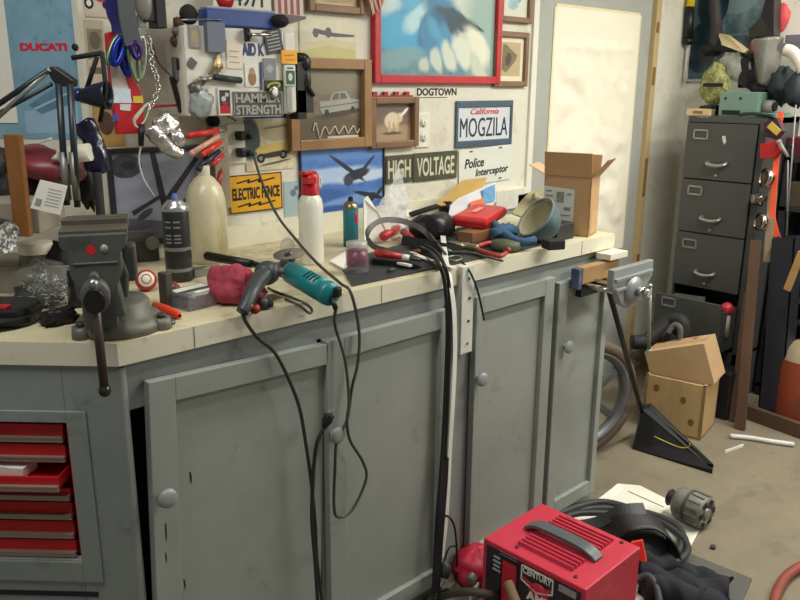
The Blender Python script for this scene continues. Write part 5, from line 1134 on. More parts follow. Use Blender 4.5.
flap(b0, b1, V((0, 0, fh * 1.08)) - sd_ * .012, CARD); flap(b0 + dyv, b1 + dyv, V((0, 0, fh * .9)) + sd_ * .012, CARD); flap(b1, b1 + dyv, V((0, 0, .062)) + fd * .05, CARD); flap(b0, b0 + dyv, V((0, 0, .03)) - fd * .06, CARDL)
m = MB()
def bf(u, v): return b0.lerp(b1, u) + V((0, 0, hgt * v)) + V((dxn.y, -dxn.x, 0)) * .0012
m.flat([bf(.0, .28), bf(.66, .24), bf(.66, .78), bf(.0, .82)]); lab_ = m.build('label', mt((206, 208, 200), .6, v=.04), t)
m = MB()
for (u, v, w_, h_) in ((.05, .72, .12, .03), (.05, .64, .16, .03), (.05, .5, .12, .02), (.28, .55, .16, .18), (.08, .4, .14, .05), (.45, .42, .15, .06), (.3, .33, .3, .02), (.5, .68, .1, .03)):
    m.flat([q + V((dxn.y, -dxn.x, 0)) * .0008 for q in (bf(u, v), bf(u + w_, v), bf(u + w_, v + h_), bf(u, v + h_))])
m.build('label_print', mt((132, 136, 134), .6, v=.4, s=120), lab_)
m = MB(); m.flat([bf(.0, .02), bf(.6, .0), bf(.66, .1), bf(.66, .22), bf(.0, .26)]); m.build('plastic_sleeve', mt((168, 172, 164), .4), t)
m = MB(); q = lambda u, v: b1 + dyv * u + V((0, 0, hgt * v)) + dxn * .0012
m.flat([q(.1, .05), q(.9, .05), q(.9, .42), q(.1, .42)]); m.build('tape_patch', mt((196, 160, 112), .5), t)

# ================================================================== WOODWORKING VISE AT THE BENCH END
vy = FY - .165
j0 = Yp(608, 268, vy); j1 = Yp(648, 260, vy); jb_ = Yp(630, 308, vy)
t = thing('woodworking_vise', 'silver grey woodworking vise with a wood-faced jaw at the right end of the bench', 'vise', Fp(600, 285))
SIL = mt((150, 156, 158), .35, .4, v=.1)
w0 = Fp(572, 267); w1 = Fp(608, 262)
m = MB(); m.bx((w0.x, FY - .045, w0.z - .055), (w1.x, FY - .012, w0.z + .004)); m.build('wood_facing', mt((158, 124, 82), .6, v=.2, s=20, dirt_sheen=(110, 80, 50, .6)), t, bevel=.003)
m = MB(); m.bx((w0.x - .022, FY - .045, w0.z - .07), (w0.x - .001, FY - .012, w0.z + .002)); m.build('rear_jaw', mt((84, 96, 130), .4, .3, v=.2), t, bevel=.003)
m = MB(); m.bx((w0.x + .02, FY - .03, w0.z - .105), (w1.x - .10, FY - .005, w0.z - .056)); m.build('bracket', mt((46, 48, 50), .5, .3), t)
x0, x1, zt2 = j0.x, j1.x, (j0.z + j1.z) / 2
xm = (x0 + x1) / 2; hw = (x1 - x0) / 2
prof = [(x0, zt2), (x1, zt2), (x1, zt2 - .055), (xm + hw * .72, zt2 - .085), (xm + hw * .5, zt2 - .125), (xm + hw * .2, zt2 - .142), (xm - hw * .2, zt2 - .142), (xm - hw * .5, zt2 - .125), (xm - hw * .72, zt2 - .085), (x0, zt2 - .055)]
m = MB(); m.prism([(x, vy, z) for x, z in prof], (0, -.022, 0))
m.build('front_jaw', SIL, t, bevel=.003)
m = MB()
m.prism([(xm - .012, vy - .022, zt2 - .03), (xm + .012, vy - .022, zt2 - .03), (xm + .02, vy - .04, zt2 - .09), (xm - .02, vy - .04, zt2 - .09)], (0, .002, -.0))
m.bx((x0 + .01, vy - .03, zt2 - .04), (x1 - .01, vy - .021, zt2 - .03)); m.bx((x0 + .02, vy - .028, zt2 - .075), (xm, vy - .021, zt2 - .066)); m.lathe([(.05, 0), (.045, .012), (.028, .02), (0, .02)], (xm, vy - .021, zt2 - .085), (0, -1, 0), 24)
m.build('jaw_ribs', SIL, t, bevel=.002)
for sx in (-.06, .06):
    m = MB(); m.cyl((xm + sx, FY - .02, zt2 - .085), (xm + sx, vy - .01, zt2 - .085), .0095); m.build('guide_rod', CHROME, t)
m = MB(); m.cyl((xm, FY - .02, zt2 - .085), (xm, vy - .05, zt2 - .085), .013); m.cyl((xm, vy - .045, zt2 - .085), (xm, vy - .068, zt2 - .085), .018); m.cyl((xm, vy - .066, zt2 - .085), (xm, vy - .085, zt2 - .085), .014); sp = m.build('screw', CHROME, t)
hz = zt2 - .085
m = MB(); m.cyl((xm + .01, vy - .078, hz + .02), (xm + .03, vy - .085, hz - .20), .006); m.ell((xm + .03, vy - .085, hz - .205), (.009, .009, .009)); m.ell((xm + .01, vy - .078, hz + .022), (.009, .009, .009)); m.build('handle', mt((170, 172, 166), .3, .7), t)
m = MB(); m.bx((2.36, FY - .06, .99), (2.47, FY - .001, 1.010)); tag(m.build('wood_batten', EDGE), 'short pale batten under the worktop above the woodworking vise', 'batten')

# ================================================================== FILE CABINET
KX = 3.84
def kp(x, y, d=0): return Xp(x, y, KX - d)
a = kp(689, 113); b = kp(768, 121)
y1c, y0c, ztop = a.y, b.y, (a.z + b.z) / 2
fc = thing('filing_cabinet', 'tall dark grey four-drawer filing cabinet with its bottom drawer open', 'filing cabinet', ((KX + RX) / 2, (y0c + y1c) / 2, 0))
FCM = mt((68, 69, 67), .45, v=.06, dirt_sheen=(64, 64, 64, .4)); 
m = MB(); D_ = RX - .03
m.bx((KX + .02, y0c, 0), (D_, y0c + .012, ztop)); m.bx((KX + .02, y1c - .012, 0), (D_, y1c, ztop)); m.bx((KX, y0c, ztop - .03), (D_, y1c, ztop)); m.bx((D_ - .01, y0c, 0), (D_, y1c, ztop))
m.bx((KX, y0c, 0), (KX + .02, y0c + .035, ztop)); m.bx((KX, y1c - .012, 0), (KX + .02, y1c, ztop)); m.bx((KX, y0c, 0), (KX + .02, y1c, .26)); m.bx((KX + .02, y0c, .24), (D_, y1c, .26))
m.build('body', FCM, fc, bevel=.002)
dz = [ztop - .03, kp(715, 180.5).z, kp(708, 234).z, kp(702, 288).z]
dz.append(dz[3] - (dz[2] - dz[3]))
HND = mt((160, 160, 154), .3, .7); 
for k in range(4):
    z1, z0 = dz[k] - .003, dz[k + 1] + .003
    o_ = .0 if k < 3 else .16
    ya, yb = y1c - .006, y0c + .04
    m = MB(); m.bx((KX - .016 - o_, yb, z0), (KX - o_, ya, z1 - (.02 if k == 3 else 0)))
    if k == 3:
        m.bx((KX - o_, yb, z0), (KX + .3, yb + .006, z1 - .06)); m.bx((KX - o_, ya - .006, z0), (KX + .3, ya, z1 - .06)); m.bx((KX - o_, yb, z0), (KX + .3, ya, z0 + .006))
    d = m.build('drawer', FCM, fc, bevel=.002)
    w_ = ya - yb; yl = ya - w_ * .22; zl = z1 - (z1 - z0) * .2; xf = KX - .016 - o_
    m = MB()
    for (cy, cz, sy, sz) in ((0, .02, .076, .007), (0, -.02, .076, .007), (.035, 0, .007, .045), (-.035, 0, .007, .045)): m.box((xf - .003, yl + cy, zl + cz), (.006, sy, sz))
    m.build('label_frame', HND, d)
    if k < 3:
        m = MB(); yc = (ya + yb) / 2; zh = z0 + (z1 - z0) * .3
        m.tube([(xf, yc + .047, zh + .004), (xf - .022, yc + .042, zh - .002), (xf - .026, yc, zh - .010), (xf - .022, yc - .042, zh - .004), (xf, yc - .047, zh + .004)], .0095, 8)
        m.build('handle', HND, d)
        m = MB(); m.lathe([(.008, 0), (.008, .003), (0, .003)], (xf, yc, zh - .06), (-1, 0, 0), 12); m.build('lock', HND, d)
m = MB(); p = kp(724, 140, .0175); m.flat([p + V((0, y, z)) for y, z in ((.012, .018), (-.004, .02), (-.012, -.008), (-.004, -.022), (.006, -.006))]); m.build('paint_chip', mt((206, 204, 196), .6), fc)
m = MB(); p = kp(703, 116.5, .003); m.box(p, (.002, .06, .012)); m.build('maker_badge', mt((120, 112, 102), .5, v=.3, s=90), fc)
# contents of the open drawer
zd = dz[4] + .01
m = MB()
for i in range(5): m.prism([(KX - .14 + .03 * i, y0c + .2, zd), (KX - .14 + .03 * i, y1c - .03, zd), (KX - .135 + .03 * i, y1c - .03, dz[3] - .05), (KX - .135 + .03 * i, y0c + .2, dz[3] - .04 - .01 * (i % 2))], (.004, 0, 0))
tag(m.build('file_folder', mt((110, 108, 100), .7, v=.2)), 'worn grey folders standing in the open bottom drawer', 'folders')
p = Xp(727, 309, KX - .08); m = MB(); m.ell(p, (.032, .032, .034), n=24); m.cyl(p + V((0, 0, -.02)), p + V((0, 0, -.14)), .02, .024, mi=1)
tag(m.build('red_topped_stick', [mt((184, 44, 56), .35), mt((190, 180, 170), .5)]), 'red ball-topped stick poking out of the open drawer', 'stick')

# on top of the filing cabinet
def tp(x, y, d=.1): return Xp(x, y, KX + d)
def seat(p): p = p.copy(); p.z = ztop; return p
p = seat(tp(701, 112, .08)); m = MB(fr(p, 4)); m.box((0, 0, .016), (.08, .115, .032)); m.box((-.0405, 0, .016), (.001, .05, .014), 1)
tag(m.build('small_carton', [mt((206, 184, 132), .7, v=.05), mt((140, 110, 70), .7)], bevel=.002), 'small tan carton at the left front on top of the filing cabinet', 'box')
TL = mt((112, 142, 130), .4, v=.06)
a = tp(718, 113, .06); b = tp(757, 115, .06)
t = thing('bench_sander', 'pale green machine housing on top of the filing cabinet', 'machine', seat((a + b) / 2))
m = MB(); yA, yB = a.y, b.y; zT = tp(735, 92, .06).z
m.bx((KX + .06, yB, ztop), (KX + .26, yA, zT)); m.build('housing', TL, t, bevel=.004)
m = MB(); m.bx((KX + .058, yA - .02, ztop + .008), (KX + .06, yA - .11, ztop + .03)); m.build('belt_slot', BLKM, t)
for yy in (.03, .105):
    m = MB(); m.lathe([(.006, 0), (.006, .002), (0, .002)], (KX + .06, yA - yy, zT - .03), (-1, 0, 0), 12); m.build('bolt', BLKM, t)
m = MB(); m.bx((KX + .04, yB - .10, ztop), (KX + .22, yB - .005, ztop + .022)); m.build('base', mt((116, 146, 132), .45), t, bevel=.003)
m = MB(); m.cyl((KX + .12, yB, ztop + .05), (KX + .12, yB - .05, ztop + .05), .03); m.cyl((KX + .12, yB - .05, ztop + .05), (KX + .12, yB - .06, ztop + .05), .022, mi=1); m.build('motor', [mt((132, 126, 120), .4), BLKM], t)
m = MB(); m.tube([(KX + .03, yA - .12, ztop + .012), (KX + .03, yB, ztop + .018), (KX + .03, yB - .09, ztop + .008)], .008, 8); tag(m.build('file_tool', mt((40, 52, 50), .4)), 'dark rod lying in front of the pale green machine', 'rod')
# yellow-green bag
p = tp(718, 84, .22); m = MB(); m.ell(p, (.07, .085, .095), n=40, amp=.26, fs_=1.8, seed=3); o = tag(m.build('mesh_bag', checks((176, 174, 108), (128, 132, 82), 110, 'speckled_weave')), 'lumpy yellow-green speckled bag behind the pale green machine', 'bag')
p2 = seat(tp(712, 102, .2)); m = MB(); m.ell(p2 + V((0, 0, .025)), (.05, .06, .026), amp=.3, zmin=ztop + .001); tag(m.build('belt_pouch', BLKM), 'black pouch under the yellow-green bag', 'pouch')
m = MB(); m.bx(tp(704, 83, .13), tp(722, 87, .12)); m.build('strap', BLKM, o)
p = tp(735, 68, .24); m = MB(); m.ell(p, (.05, .085, .085), rot(rx=25), n=30, amp=.35, seed=11); tag(m.build('clear_mask', mt((176, 176, 166), .2, alpha=.7, v=.3, s=30)), 'crinkled clear visor right of the yellow-green bag', 'visor')
p = tp(731, 90, .15); m = MB(); m.prism([tp(722, 97, .2), tp(732, 80, .2), tp(757, 95, .2)], (.04, 0, 0)); tag(m.build('grey_wedge', mt((150, 156, 146), .5)), 'grey wedge-shaped guard standing on the pale green machine', 'guard')
# framed poster on the back/right wall
t, F, w, h = framed('large framed dark teal poster behind the filing cabinet', 'r', (694, -50, 764, 82), .014, mt((184, 186, 184), .3, .3), mt((72, 100, 108), .25, v=.55, s=9, dirt_sheen=(136, 156, 160, .6), dscale=7, dth=.5), [('e', .6, .7, .3, .2, 0, 0), ('e', .7, .8, .2, .12, 20, 1), ('p', [(0, .34), (1, .36), (1, .345), (0, .325)], 2), ('e', .2, .25, .2, .2, 0, 3), ('e', .3, .6, .2, .2, 0, 3)],
       [mt((112, 136, 138), .25, v=.3), mt((168, 178, 170), .25, v=.2), mt((110, 126, 124), .3), mt((34, 56, 66), .25, v=.5, s=16)], depth=.02)
# hanging sword-like tool with yellow band
m = MB(); a = W(692.5, -10, .03); b = W(690, 7, .03); c = W(688, 41, .03); m.cyl(a, b, .022, .022); tl = m.build('yellow_grip', mt((224, 196, 40), .4))
tag(tl, 'black handled tool with a yellow grip hanging at the room corner', 'tool')
m = MB(); m.cyl(b, c, .022, .026); m.ell(c, (.03, .03, .022)); m.build('black_shaft', BLK, tl)
m = MB(); m.cyl(W(688, 46, .02), W(684, 84, .02), .009); tag(m.build('white_rod', mt((206, 206, 196), .5)), 'pale rod hanging below the black and yellow tool', 'rod')
# dangling strap, cream-topped guard, visors
m = MB(); m.tube([Xp(714, -12, RX - .08), Xp(715, 12, RX - .08), Xp(717, 34, RX - .1), Xp(714, 46, RX - .1)], .028, 10); tag(m.build('webbing_strap', mt((54, 50, 50), .7, v=.3)), 'thick dark cord hanging in front of the teal poster', 'strap')
m = MB(); q = [tp(718, 33, .3), tp(728, 35, .24), tp(748, 50, .18), tp(744, 53, .18), tp(722, 45, .24)]; m.prism(q, (.02, .0, .0)); ob = tag(m.build('face_guard', mt((224, 206, 166), .5, v=.04)), 'cream-coloured pad on a black guard above the yellow-green bag', 'guard')
m = MB(); q = [tp(705, 48, .3), tp(720, 46, .26), tp(744, 54, .2), tp(756, 53, .2), tp(752, 58, .2), tp(738, 58, .22), tp(720, 51, .26)]; m.prism(q, (.05, 0, 0)); m.ell(tp(712, 50, .32), (.05, .06, .03), amp=.4); m.build('guard_body', BLKM, ob)
m = MB(); q = [tp(748, 29, .22), tp(760, 17, .2), tp(768, -12, .2), tp(775, -12, .2), tp(774, 36, .2), tp(748, 38, .22)]; m.prism(q, (.08, 0, 0)); vz = tag(m.build('welding_visor', mt((30, 29, 31), .35, v=.2), bevel=.006), 'black pointed welding hood hanging above the clear shield', 'hood')
m = MB(); 
def shield(u, v):
    top = tp(752, 40, .16).lerp(tp(784, 36, .22), u); bot = tp(757, 82, .2).lerp(tp(777, 88, .24), u); q = top.lerp(bot, v); q.x -= .05 * math.sin(PI * u) ; return q
m.grid(shield, 14, 14); tag(m.build('face_shield', mt((130, 130, 120), .15, alpha=.6, v=.15), solid=.002), 'smoky clear curved face shield standing on the filing cabinet', 'face shield')
m = MB(); p = tp(744, 66, .22); m.bx(tp(741, 58, .2), tp(749, 88, .24)); m.ell(tp(765, 90, .26), (.08, .09, .04), amp=.4); m.ell(tp(752, 78, .26), (.05, .03, .09), amp=.4); tag(m.build('black_harness', BLKM), 'black headgear straps behind the clear face shield', 'headgear')
m = MB(); m.ell(tp(779, 18, .3), (.03, .05, .07), amp=.15); tag(m.build('red_cloth', mt((196, 70, 74), .6, v=.15)), 'red cloth hanging right of the black hood', 'cloth')
m = MB(); m.ell(tp(754, 46, .2), (.012, .02, .035), amp=.15); tag(m.build('red_sleeve', mt((150, 60, 50), .6, v=.15)), 'small rust-red cap between the cream pad and the clear shield', 'cap')
# white hose / helmet at right edge
m = MB(); m.tube([tp(785, 50, .1), tp(792, 52, .1), tp(799, 60, .1), tp(804, 72, .1)], .028, 12); tag(m.build('white_duct', mt((206, 200, 188), .4)), 'bent white pipe at the right edge above the filing cabinet', 'pipe')
m = MB(); m.bx(tp(786, 44, .3), tp(806, 50, .2)); m.bx(tp(794, 36, .3), tp(806, 42, .2)); tag(m.build('grey_machine', mt((104, 102, 116), .5)), 'grey machine edge at the far right above the white pipe', 'machine')
m = MB(); m.ell(tp(783, 86, .2), (.08, .06, .09), amp=.22, seed=4, n=26); m.ell(tp(797, 90, .1), (.05, .05, .08), amp=.22, seed=6); tag(m.build('dark_jacket', mt((26, 40, 44), .7, v=.4)), 'dark green crumpled cloth at the right end on top of the filing cabinet', 'cloth')

# ================================================================== RIGHT OF THE FILING CABINET
SX = KX - .02
def sp(x, y, X=3.80): return Xp(x, y, X)
def ydep(x, y, X): return Xp(x, y, X)
m = MB(); 
m.strap([sp(781, 112), sp(778, 135), sp(776, 165), sp(774, 190), sp(772.5, 215), sp(776, 232), sp(780, 243)], .026, .004, (0, 1, 0)); 
tag(m.build('orange_strap', mt((244, 96, 58), .5, v=.04)), 'bright orange strap hanging into the tall black post', 'strap')
m = MB(); m.prism([sp(763, 144), sp(779, 140), sp(784, 150), sp(777, 158), sp(763, 158)], (-.035, 0, 0)); tag(m.build('red_block', RED, bevel=.003), 'red box-shaped tool body beside the orange strap', 'tool')
m = MB(); m.prism([sp(766, 122), sp(780, 118), sp(786, 131), sp(780, 140), sp(766, 136)], (-.03, 0, 0)); o = tag(m.build('dark_pouch', mt((62, 26, 48), .5, v=.15), bevel=.004), 'dark maroon pouch with a yellow bar at the cabinet top corner', 'pouch')
m = MB(); a = sp(769.5, 124.5, 3.76); b = sp(779, 133, 3.76); m.strap([a, b], .03, .008, (0, .7, .7), smooth=False); m.build('yellow_bar', mt((196, 172, 70), .5), o)
m = MB(); a = sp(779, 142, 3.75); b = sp(788, 157, 3.75); m.cyl(a, b, .009, .007); m.ell(a, (.012,) * 3); tag(m.build('grey_lever', mt((136, 128, 124), .4)), 'grey lever sticking out beside the red tool body', 'lever')
for (x, y, rr, lab) in ((766, 178, .045, 'upper chrome lamp ring beside the filing cabinet'), (760.5, 222, .042, 'lower chrome lamp ring beside the filing cabinet')):
    c = sp(x, y, 3.78); t = thing('lamp_ring', lab, 'lamp', c, 0, 'chrome lamp rings beside the filing cabinet')
    ax = V((-.75, .62, .1)).normalized()
    m = MB(); m.lathe([(rr * .55, -.03), (rr, -.01), (rr * 1.04, .008), (rr * .92, .012)], c, ax, 28); m.build('rim', CHROME, t)
    m = MB(); m.lathe([(rr * .92, .004), (rr * .5, .001), (0, -.002)], c, ax, 24); m.build('lens', mt((90, 70, 50), .15, .5, v=.3), t)
m = MB(); m.ell(sp(758, 199), (.03, .035, .03), amp=.4); tag(m.build('chrome_cap', mt((130, 124, 118), .2, .9)), 'small dented chrome cap between the two lamp rings', 'cap')
m = MB(); a = sp(773, 190, 3.82); b = sp(767.5, 262, 3.78); m.strap([a, b], .035, .014, (0, 1, 0), smooth=False); tag(m.build('wooden_lath', mt((150, 130, 104), .6, v=.15)), 'pale wooden slat standing behind the orange strap', 'slat')
for (x0, y0, x1, y1, lab) in ((796, 105, 786, 235, 'thin pale rod leaning at the far right of the cabinet'), (788, 160, 787, 235, 'grey rod standing beside the orange strap')):
    m = MB(); m.cyl(sp(x0, y0, 3.72), sp(x1, y1, 3.72), .0032); tag(m.build('thin_rod', mt((128, 126, 126), .4)), lab, 'rod')
# tall black post (square tube)
pb0 = G(757, 419); ph0 = pb0.y
Xb = 3.72
a = Xp(772, 238, Xb); b = Xp(795, 238, Xb); c = Xp(757, 421, Xb); d = Xp(780, 427, Xb)
sh = .02 - min(c.z, d.z)
BP = mt((32, 34, 44), .5, v=.15, dirt_sheen=(58, 60, 72, .4))
t = thing('square_post', 'tall open black square tube leaning beside the filing cabinet', 'post', V(((c.x + d.x) / 2, (c.y + d.y) / 2, 0)))
th = .1; c.z = d.z = .001
m = MB()
def slab(p, q, r, s, v): m.prism([p, q, r, s], v)
slab(a, b, d, c, (.006, 0, 0)); slab(a + V((th, 0, 0)), b + V((th, 0, 0)), d + V((th, 0, 0)), c + V((th, 0, 0)), (.006, 0, 0))
n6 = V((0, -.006, 0)); slab(a, a + V((th, 0, 0)), c + V((th, 0, 0)), c, n6); slab(b, b + V((th, 0, 0)), d + V((th, 0, 0)), d, V((0, .006, 0)))
m.build('tube', BP, t)
m = MB(); m.flat([a + V((0.003, 0, .0005)), b + V((.003, 0, .0005)), b + V((th, 0, .0005)), a + V((th, 0, .0005))]); 
# brown angle irons
BR = mt((98, 74, 58), .6, .2, v=.2, s=9, dirt_sheen=(70, 52, 42, .5))
for (x0, y0, x1, y1, w_, X, lab) in ((756, 240, 740, 430, .046, 3.60, 'longer rusty brown steel bar leaning right of the wooden crate'), (747, 292, 732, 422, .026, 3.64, 'shorter grey-brown steel bar leaning next to the longer one')):
    a = Xp(x0, y0, X + .1); b = G(x1, y1); m = MB(); m.strap([a, b + V((0, 0, .004))], w_, .012, (0, 1, 0), smooth=False); m.strap([a + V((.015, 0, 0)), b + V((.015, 0, .004))], .012, w_ * .7, (0, 1, 0), smooth=False)
    tag(m.build('steel_bar', BR), lab, 'steel bar', 'steel bars leaning beside the filing cabinet')
m = MB(); a = G(716, 407); b = G(812, 442); dd = (b - a).normalized(); m.strap([a + V((0, 0, .035)), b + V((0, 0, .035))], .03, .07, (dd.y, -dd.x, 0), smooth=False); tag(m.build('floor_beam', mt((88, 66, 50), .7, v=.25)), 'brown timber lying on the floor at the foot of the black post', 'timber')
m = MB(); m.tube([G(730, 436, .012), G(750, 438, .012), G(775, 442, .012), G(794, 444.5, .012)], .0115, 10); tag(m.build('white_pipe', mt((204, 204, 200), .35)), 'short white pipe lying on the concrete in front of the brown timber', 'pipe')
m = MB(); a = G(725, 452, .005); b = G(743, 445.5, .005); m.strap([a, b], .014, .006, (0, 0, 1), smooth=False); tag(m.build('white_chip', mt((226, 224, 212), .6)), 'small white splinter lying on the bare concrete', 'splinter')
# orange gas tank
p = G(797, 424); r = .125
t = thing('gas_tank', 'worn orange gas cylinder cut by the right edge', 'gas cylinder', p)
m = MB(); m.lathe([(0, .0), (r * .93, .0), (r, .02), (r, .30), (r * .97, .34)], p, n=36); m.build('body', mt((146, 64, 40), .6, v=.2, s=8, dirt_sheen=(84, 64, 52, .8), dscale=9, dth=.5), t)
m = MB(); m.lathe([(r * .97, .339), (r * .8, .385), (r * .45, .415), (r * .2, .42), (0, .42)], p, n=36); m.build('shoulder', mt((142, 126, 102), .5, v=.15), t)
m = MB(); m.cyl(p + V((0, 0, .41)), p + V((0, 0, .47)), .02, .018); m.build('valve', STEEL, t)
# dark shelving at the far right
t = thing('shelf_rack', 'dark steel shelf rack at the right edge of the room', 'shelf', V((4.22, .95, 0)))
SHM = mt((38, 38, 40), .6, v=.2)
for z in (.05, .42, .66, .98, 1.22):
    m = MB(); m.bx((4.05, .5, z), (RX - .01, y0c - .02, z + .02)); m.build('shelf', SHM, t)
for (x, y) in ((4.05, y0c - .05), (4.05, .5), (RX - .04, y0c - .05), (RX - .04, .5)):
    m = MB(); m.bx((x, y, 0), (x + .03, y + .03, 1.3)); m.build('post', SHM, t)
m = MB(); m.bx((RX - .012, .5, 0), (RX - .006, y0c - .02, 1.3)); m.build('back_panel', BLKM, t)
for (x0, y0_, x1, y1_, col, lab) in ((786, 150, 806, 171, (92, 22, 30), 'dark red box on the upper shelf of the rack'), (786, 205, 806, 232, (74, 66, 48), 'brown box on the middle shelf of the rack'), (787, 296, 806, 318, (70, 66, 66), 'grey crate on the low shelf of the rack'), (789, 316, 806, 336, (120, 60, 52), 'rust-red tin on the low shelf of the rack')):
    a = Xp(x0, y0_, 4.08); b = Xp(x1, y1_, 4.08); m = MB(); zs = min((.071, .441, .681, 1.001, 1.241), key=lambda q_: abs(q_ - min(a.z, b.z))); m.bx((4.08, min(a.y, b.y), zs), (4.2, max(a.y, b.y), zs + abs(a.z - b.z)))
    tag(m.build('shelf_box', mt(col, .6, v=.2), bevel=.003), lab, 'box')
m = MB(); a = Xp(802, 252, 3.6); b = Xp(787, 290, 3.6); m.strap([a, b], .03, .012, (0, .7, .7), smooth=False); tag(m.build('wooden_lath', mt((176, 136, 84), .6, v=.2)), 'tan wooden slat slanting at the right edge above the gas cylinder', 'slat')
for (y_, lab) in ((372, 'upper green wire between the black post and the gas cylinder'), (381, 'lower green wire between the black post and the gas cylinder')):
    m = MB(); m.cyl(Xp(776, y_ - 1, 3.9), Xp(800, y_ + 3, 3.9), .006); tag(m.build('green_wire', mt((50, 80, 74), .4)), lab, 'wire')

# ================================================================== FLOOR BY THE BENCH END
# spoked wheel
wc_ = V((2.80, 1.775, .262)); wn = V((-.30, -1, 0)).normalized()
t = thing('spoked_wheel', 'grey cast wheel with a tan tyre leaning behind the bench end', 'wheel', V((wc_.x, wc_.y, 0)))
Rw = .26; wx = V((0, 0, 1)).cross(wn).normalized(); 
m = MB(); m.lathe([(Rw - .055, -.02), (Rw - .02, -.034), (Rw - .006, -.024), (Rw, -.01), (Rw, .01), (Rw - .006, .024), (Rw - .02, .034), (Rw - .055, .02), (Rw - .055, -.02)], wc_, wn, 48); m.build('tyre', mt((98, 84, 72), .8, v=.15, s=40), t)
m = MB(); m.lathe([(Rw - .058, -.026), (Rw - .05, -.03), (Rw - .05, .03), (Rw - .058, .026), (Rw - .076, .014), (Rw - .076, -.014), (Rw - .058, -.026)], wc_, wn, 48); m.build('rim', mt((108, 110, 112), .4, .3), t)
m = MB(); m.cyl(wc_ - wn * .03, wc_ + wn * .03, .04); m.cyl(wc_ - wn * .05, wc_ + wn * .05, .014); m.build('hub', mt((70, 70, 72), .4, .3), t)
for i in range(5):
    an = .6 + i * 2 * PI / 5; dv = wx * math.cos(an) + V((0, 0, 1)) * math.sin(an); m = MB(); m.strap([wc_ + dv * .03, wc_ + dv * (Rw - .08)], .034, .018, wn.cross(dv), smooth=False); m.build('spoke', mt((96, 98, 100), .4, .3), t, bevel=.004)
m = MB(); c = V((2.70, 1.97, .1)); m.ell(c, (.09, .07, .099), amp=.4, seed=4, n=26, zmin=.001); tag(m.build('rag_heap', mt((160, 146, 110), .9, v=.2)), 'tan rag heap on the floor seen through the spoked wheel', 'rag')
m = MB(); c = V((2.82, 2.02, .17)); m.ell(c, (.05, .06, .168), amp=.3, seed=9, n=26, zmin=.001); tag(m.build('black_sack', mt((34, 34, 34), .7, v=.4)), 'dark sack behind the spoked wheel', 'sack')
# dustpan
t = thing('dustpan', 'long-handled black dustpan leaning under the woodworking vise', 'dustpan', G(650, 455))
p0 = G(632, 449); tip = G(712, 474); 
back = (G(654, 408) - p0); 
tl = Yp(641, 409, p0.y + .02); tl2 = Yp(649, 411, p0.y + .0)
PANM = mt((17, 17, 20), .5, v=.2)
wv = V((.05, .02, 0))
m = MB(); zh = tl.z
prof_ = [p0 + V((0, 0, .002)), tip + V((0, 0, .002)), tip + V((0, 0, .018)), V((tl2.x, tl2.y, zh)), V((tl.x, tl.y, zh))]
m.prism(prof_, (.004, .001, 0)); m.prism([q + wv for q in prof_], (.004, .001, 0))
b_ = [prof_[0], prof_[1], prof_[1] + wv, prof_[0] + wv]; m.prism(b_, (0, 0, .004)); m.prism([prof_[0], prof_[4], prof_[4] + wv, prof_[0] + wv], (.004, -.004, 0)); m.prism([prof_[4], prof_[3], prof_[3] + wv, prof_[4] + wv], (0, 0, -.004))
m.build('pan', PANM, t)
m = MB(); q = lambda f, z: prof_[0].lerp(prof_[1], f) + V((-.0016, -.003, z))
m.tube([q(.26, .09), q(.55, .075), q(.68, .085), q(.70, .105)], .0022, 6); m.build('yellow_line', mt((186, 182, 50), .5), t)
m = MB(); htop = Yp(609, 290, 1.44); m.cyl(V((tl.x + .01, tl.y, zh - .02)), htop, .0105, .0105); m.build('handle', mt((34, 34, 36), .4), t)
# wooden crate
c0 = G(641, 426); c1 = G(700, 441); zc = Xp(640, 364, c0.x).z
dx = c1 - c0; L_ = dx.length; dn_ = dx.normalized(); dp = V((-dn_.y, dn_.x, 0)) * .235
PINE = mt((188, 158, 112), .6, v=.12, s=5, stretch=(6, 6, 1))
t = thing('wooden_crate', 'knotty pine crate standing on the floor behind the dustpan', 'crate', (c0 + c1 + dp) / 2)
hC = .265
m = MB()
up = V((0, 0, hC)); ring = [c0, c1, c1 + dp, c0 + dp]
for i in range(4):
    a, b = ring[i], ring[(i + 1) % 4]; n_ = V((b.y - a.y, a.x - b.x, 0)).normalized() * -.014; m.prism([a + V((0, 0, .001)), b + V((0, 0, .001)), b + up, a + up], n_)
m.prism([q + V((0, 0, .002)) for q in ring], (0, 0, .01)); m.build('body', PINE, t)
nf = V((dn_.y, -dn_.x, 0)) * .0012
for (u, v) in ((.2, .79), (.66, .67), (.82, .3)):
    m = MB(); cK = c0.lerp(c1, u) + V((0, 0, hC * v)) + nf; m.flat([cK + dn_ * (.014 * math.cos(a)) + V((0, 0, .017 * math.sin(a))) for a in [k * PI / 7 for k in range(14)]]); m.build('wood_knot', mt((126, 88, 48), .6, v=.3, s=40), t)
# cardboard box tilted on the crate
k0 = Xp(643, 350, c0.x - .02); k1 = Xp(651, 367, c0.x - .01)
F = M.Translation((c0 + c1 + dp) / 2 + V((.004, .0, hC + .054))) @ rot(rz=math.degrees(math.atan2(dn_.y, dn_.x))) @ rot(ry=-20, rx=0)
m = MB(F); m.box((0.0, 0, 0), (.28, .185, .19)); m.box((0.0, -.01, .0953), (.278, .05, .001), 1)
o = tag(m.build('cardboard_box', [mt((186, 154, 114), .75, v=.06), mt((172, 138, 98), .6)], bevel=.003), 'closed tan cardboard box tilted on top of the pine crate', 'box')
m = MB(F); m.lathe([(.014, 0), (.014, .0008), (0, .0008)], (.06, .05, .0958), (0, 0, 1), 16); m.build('wood_knot', mt((136, 90, 56), .6), o)
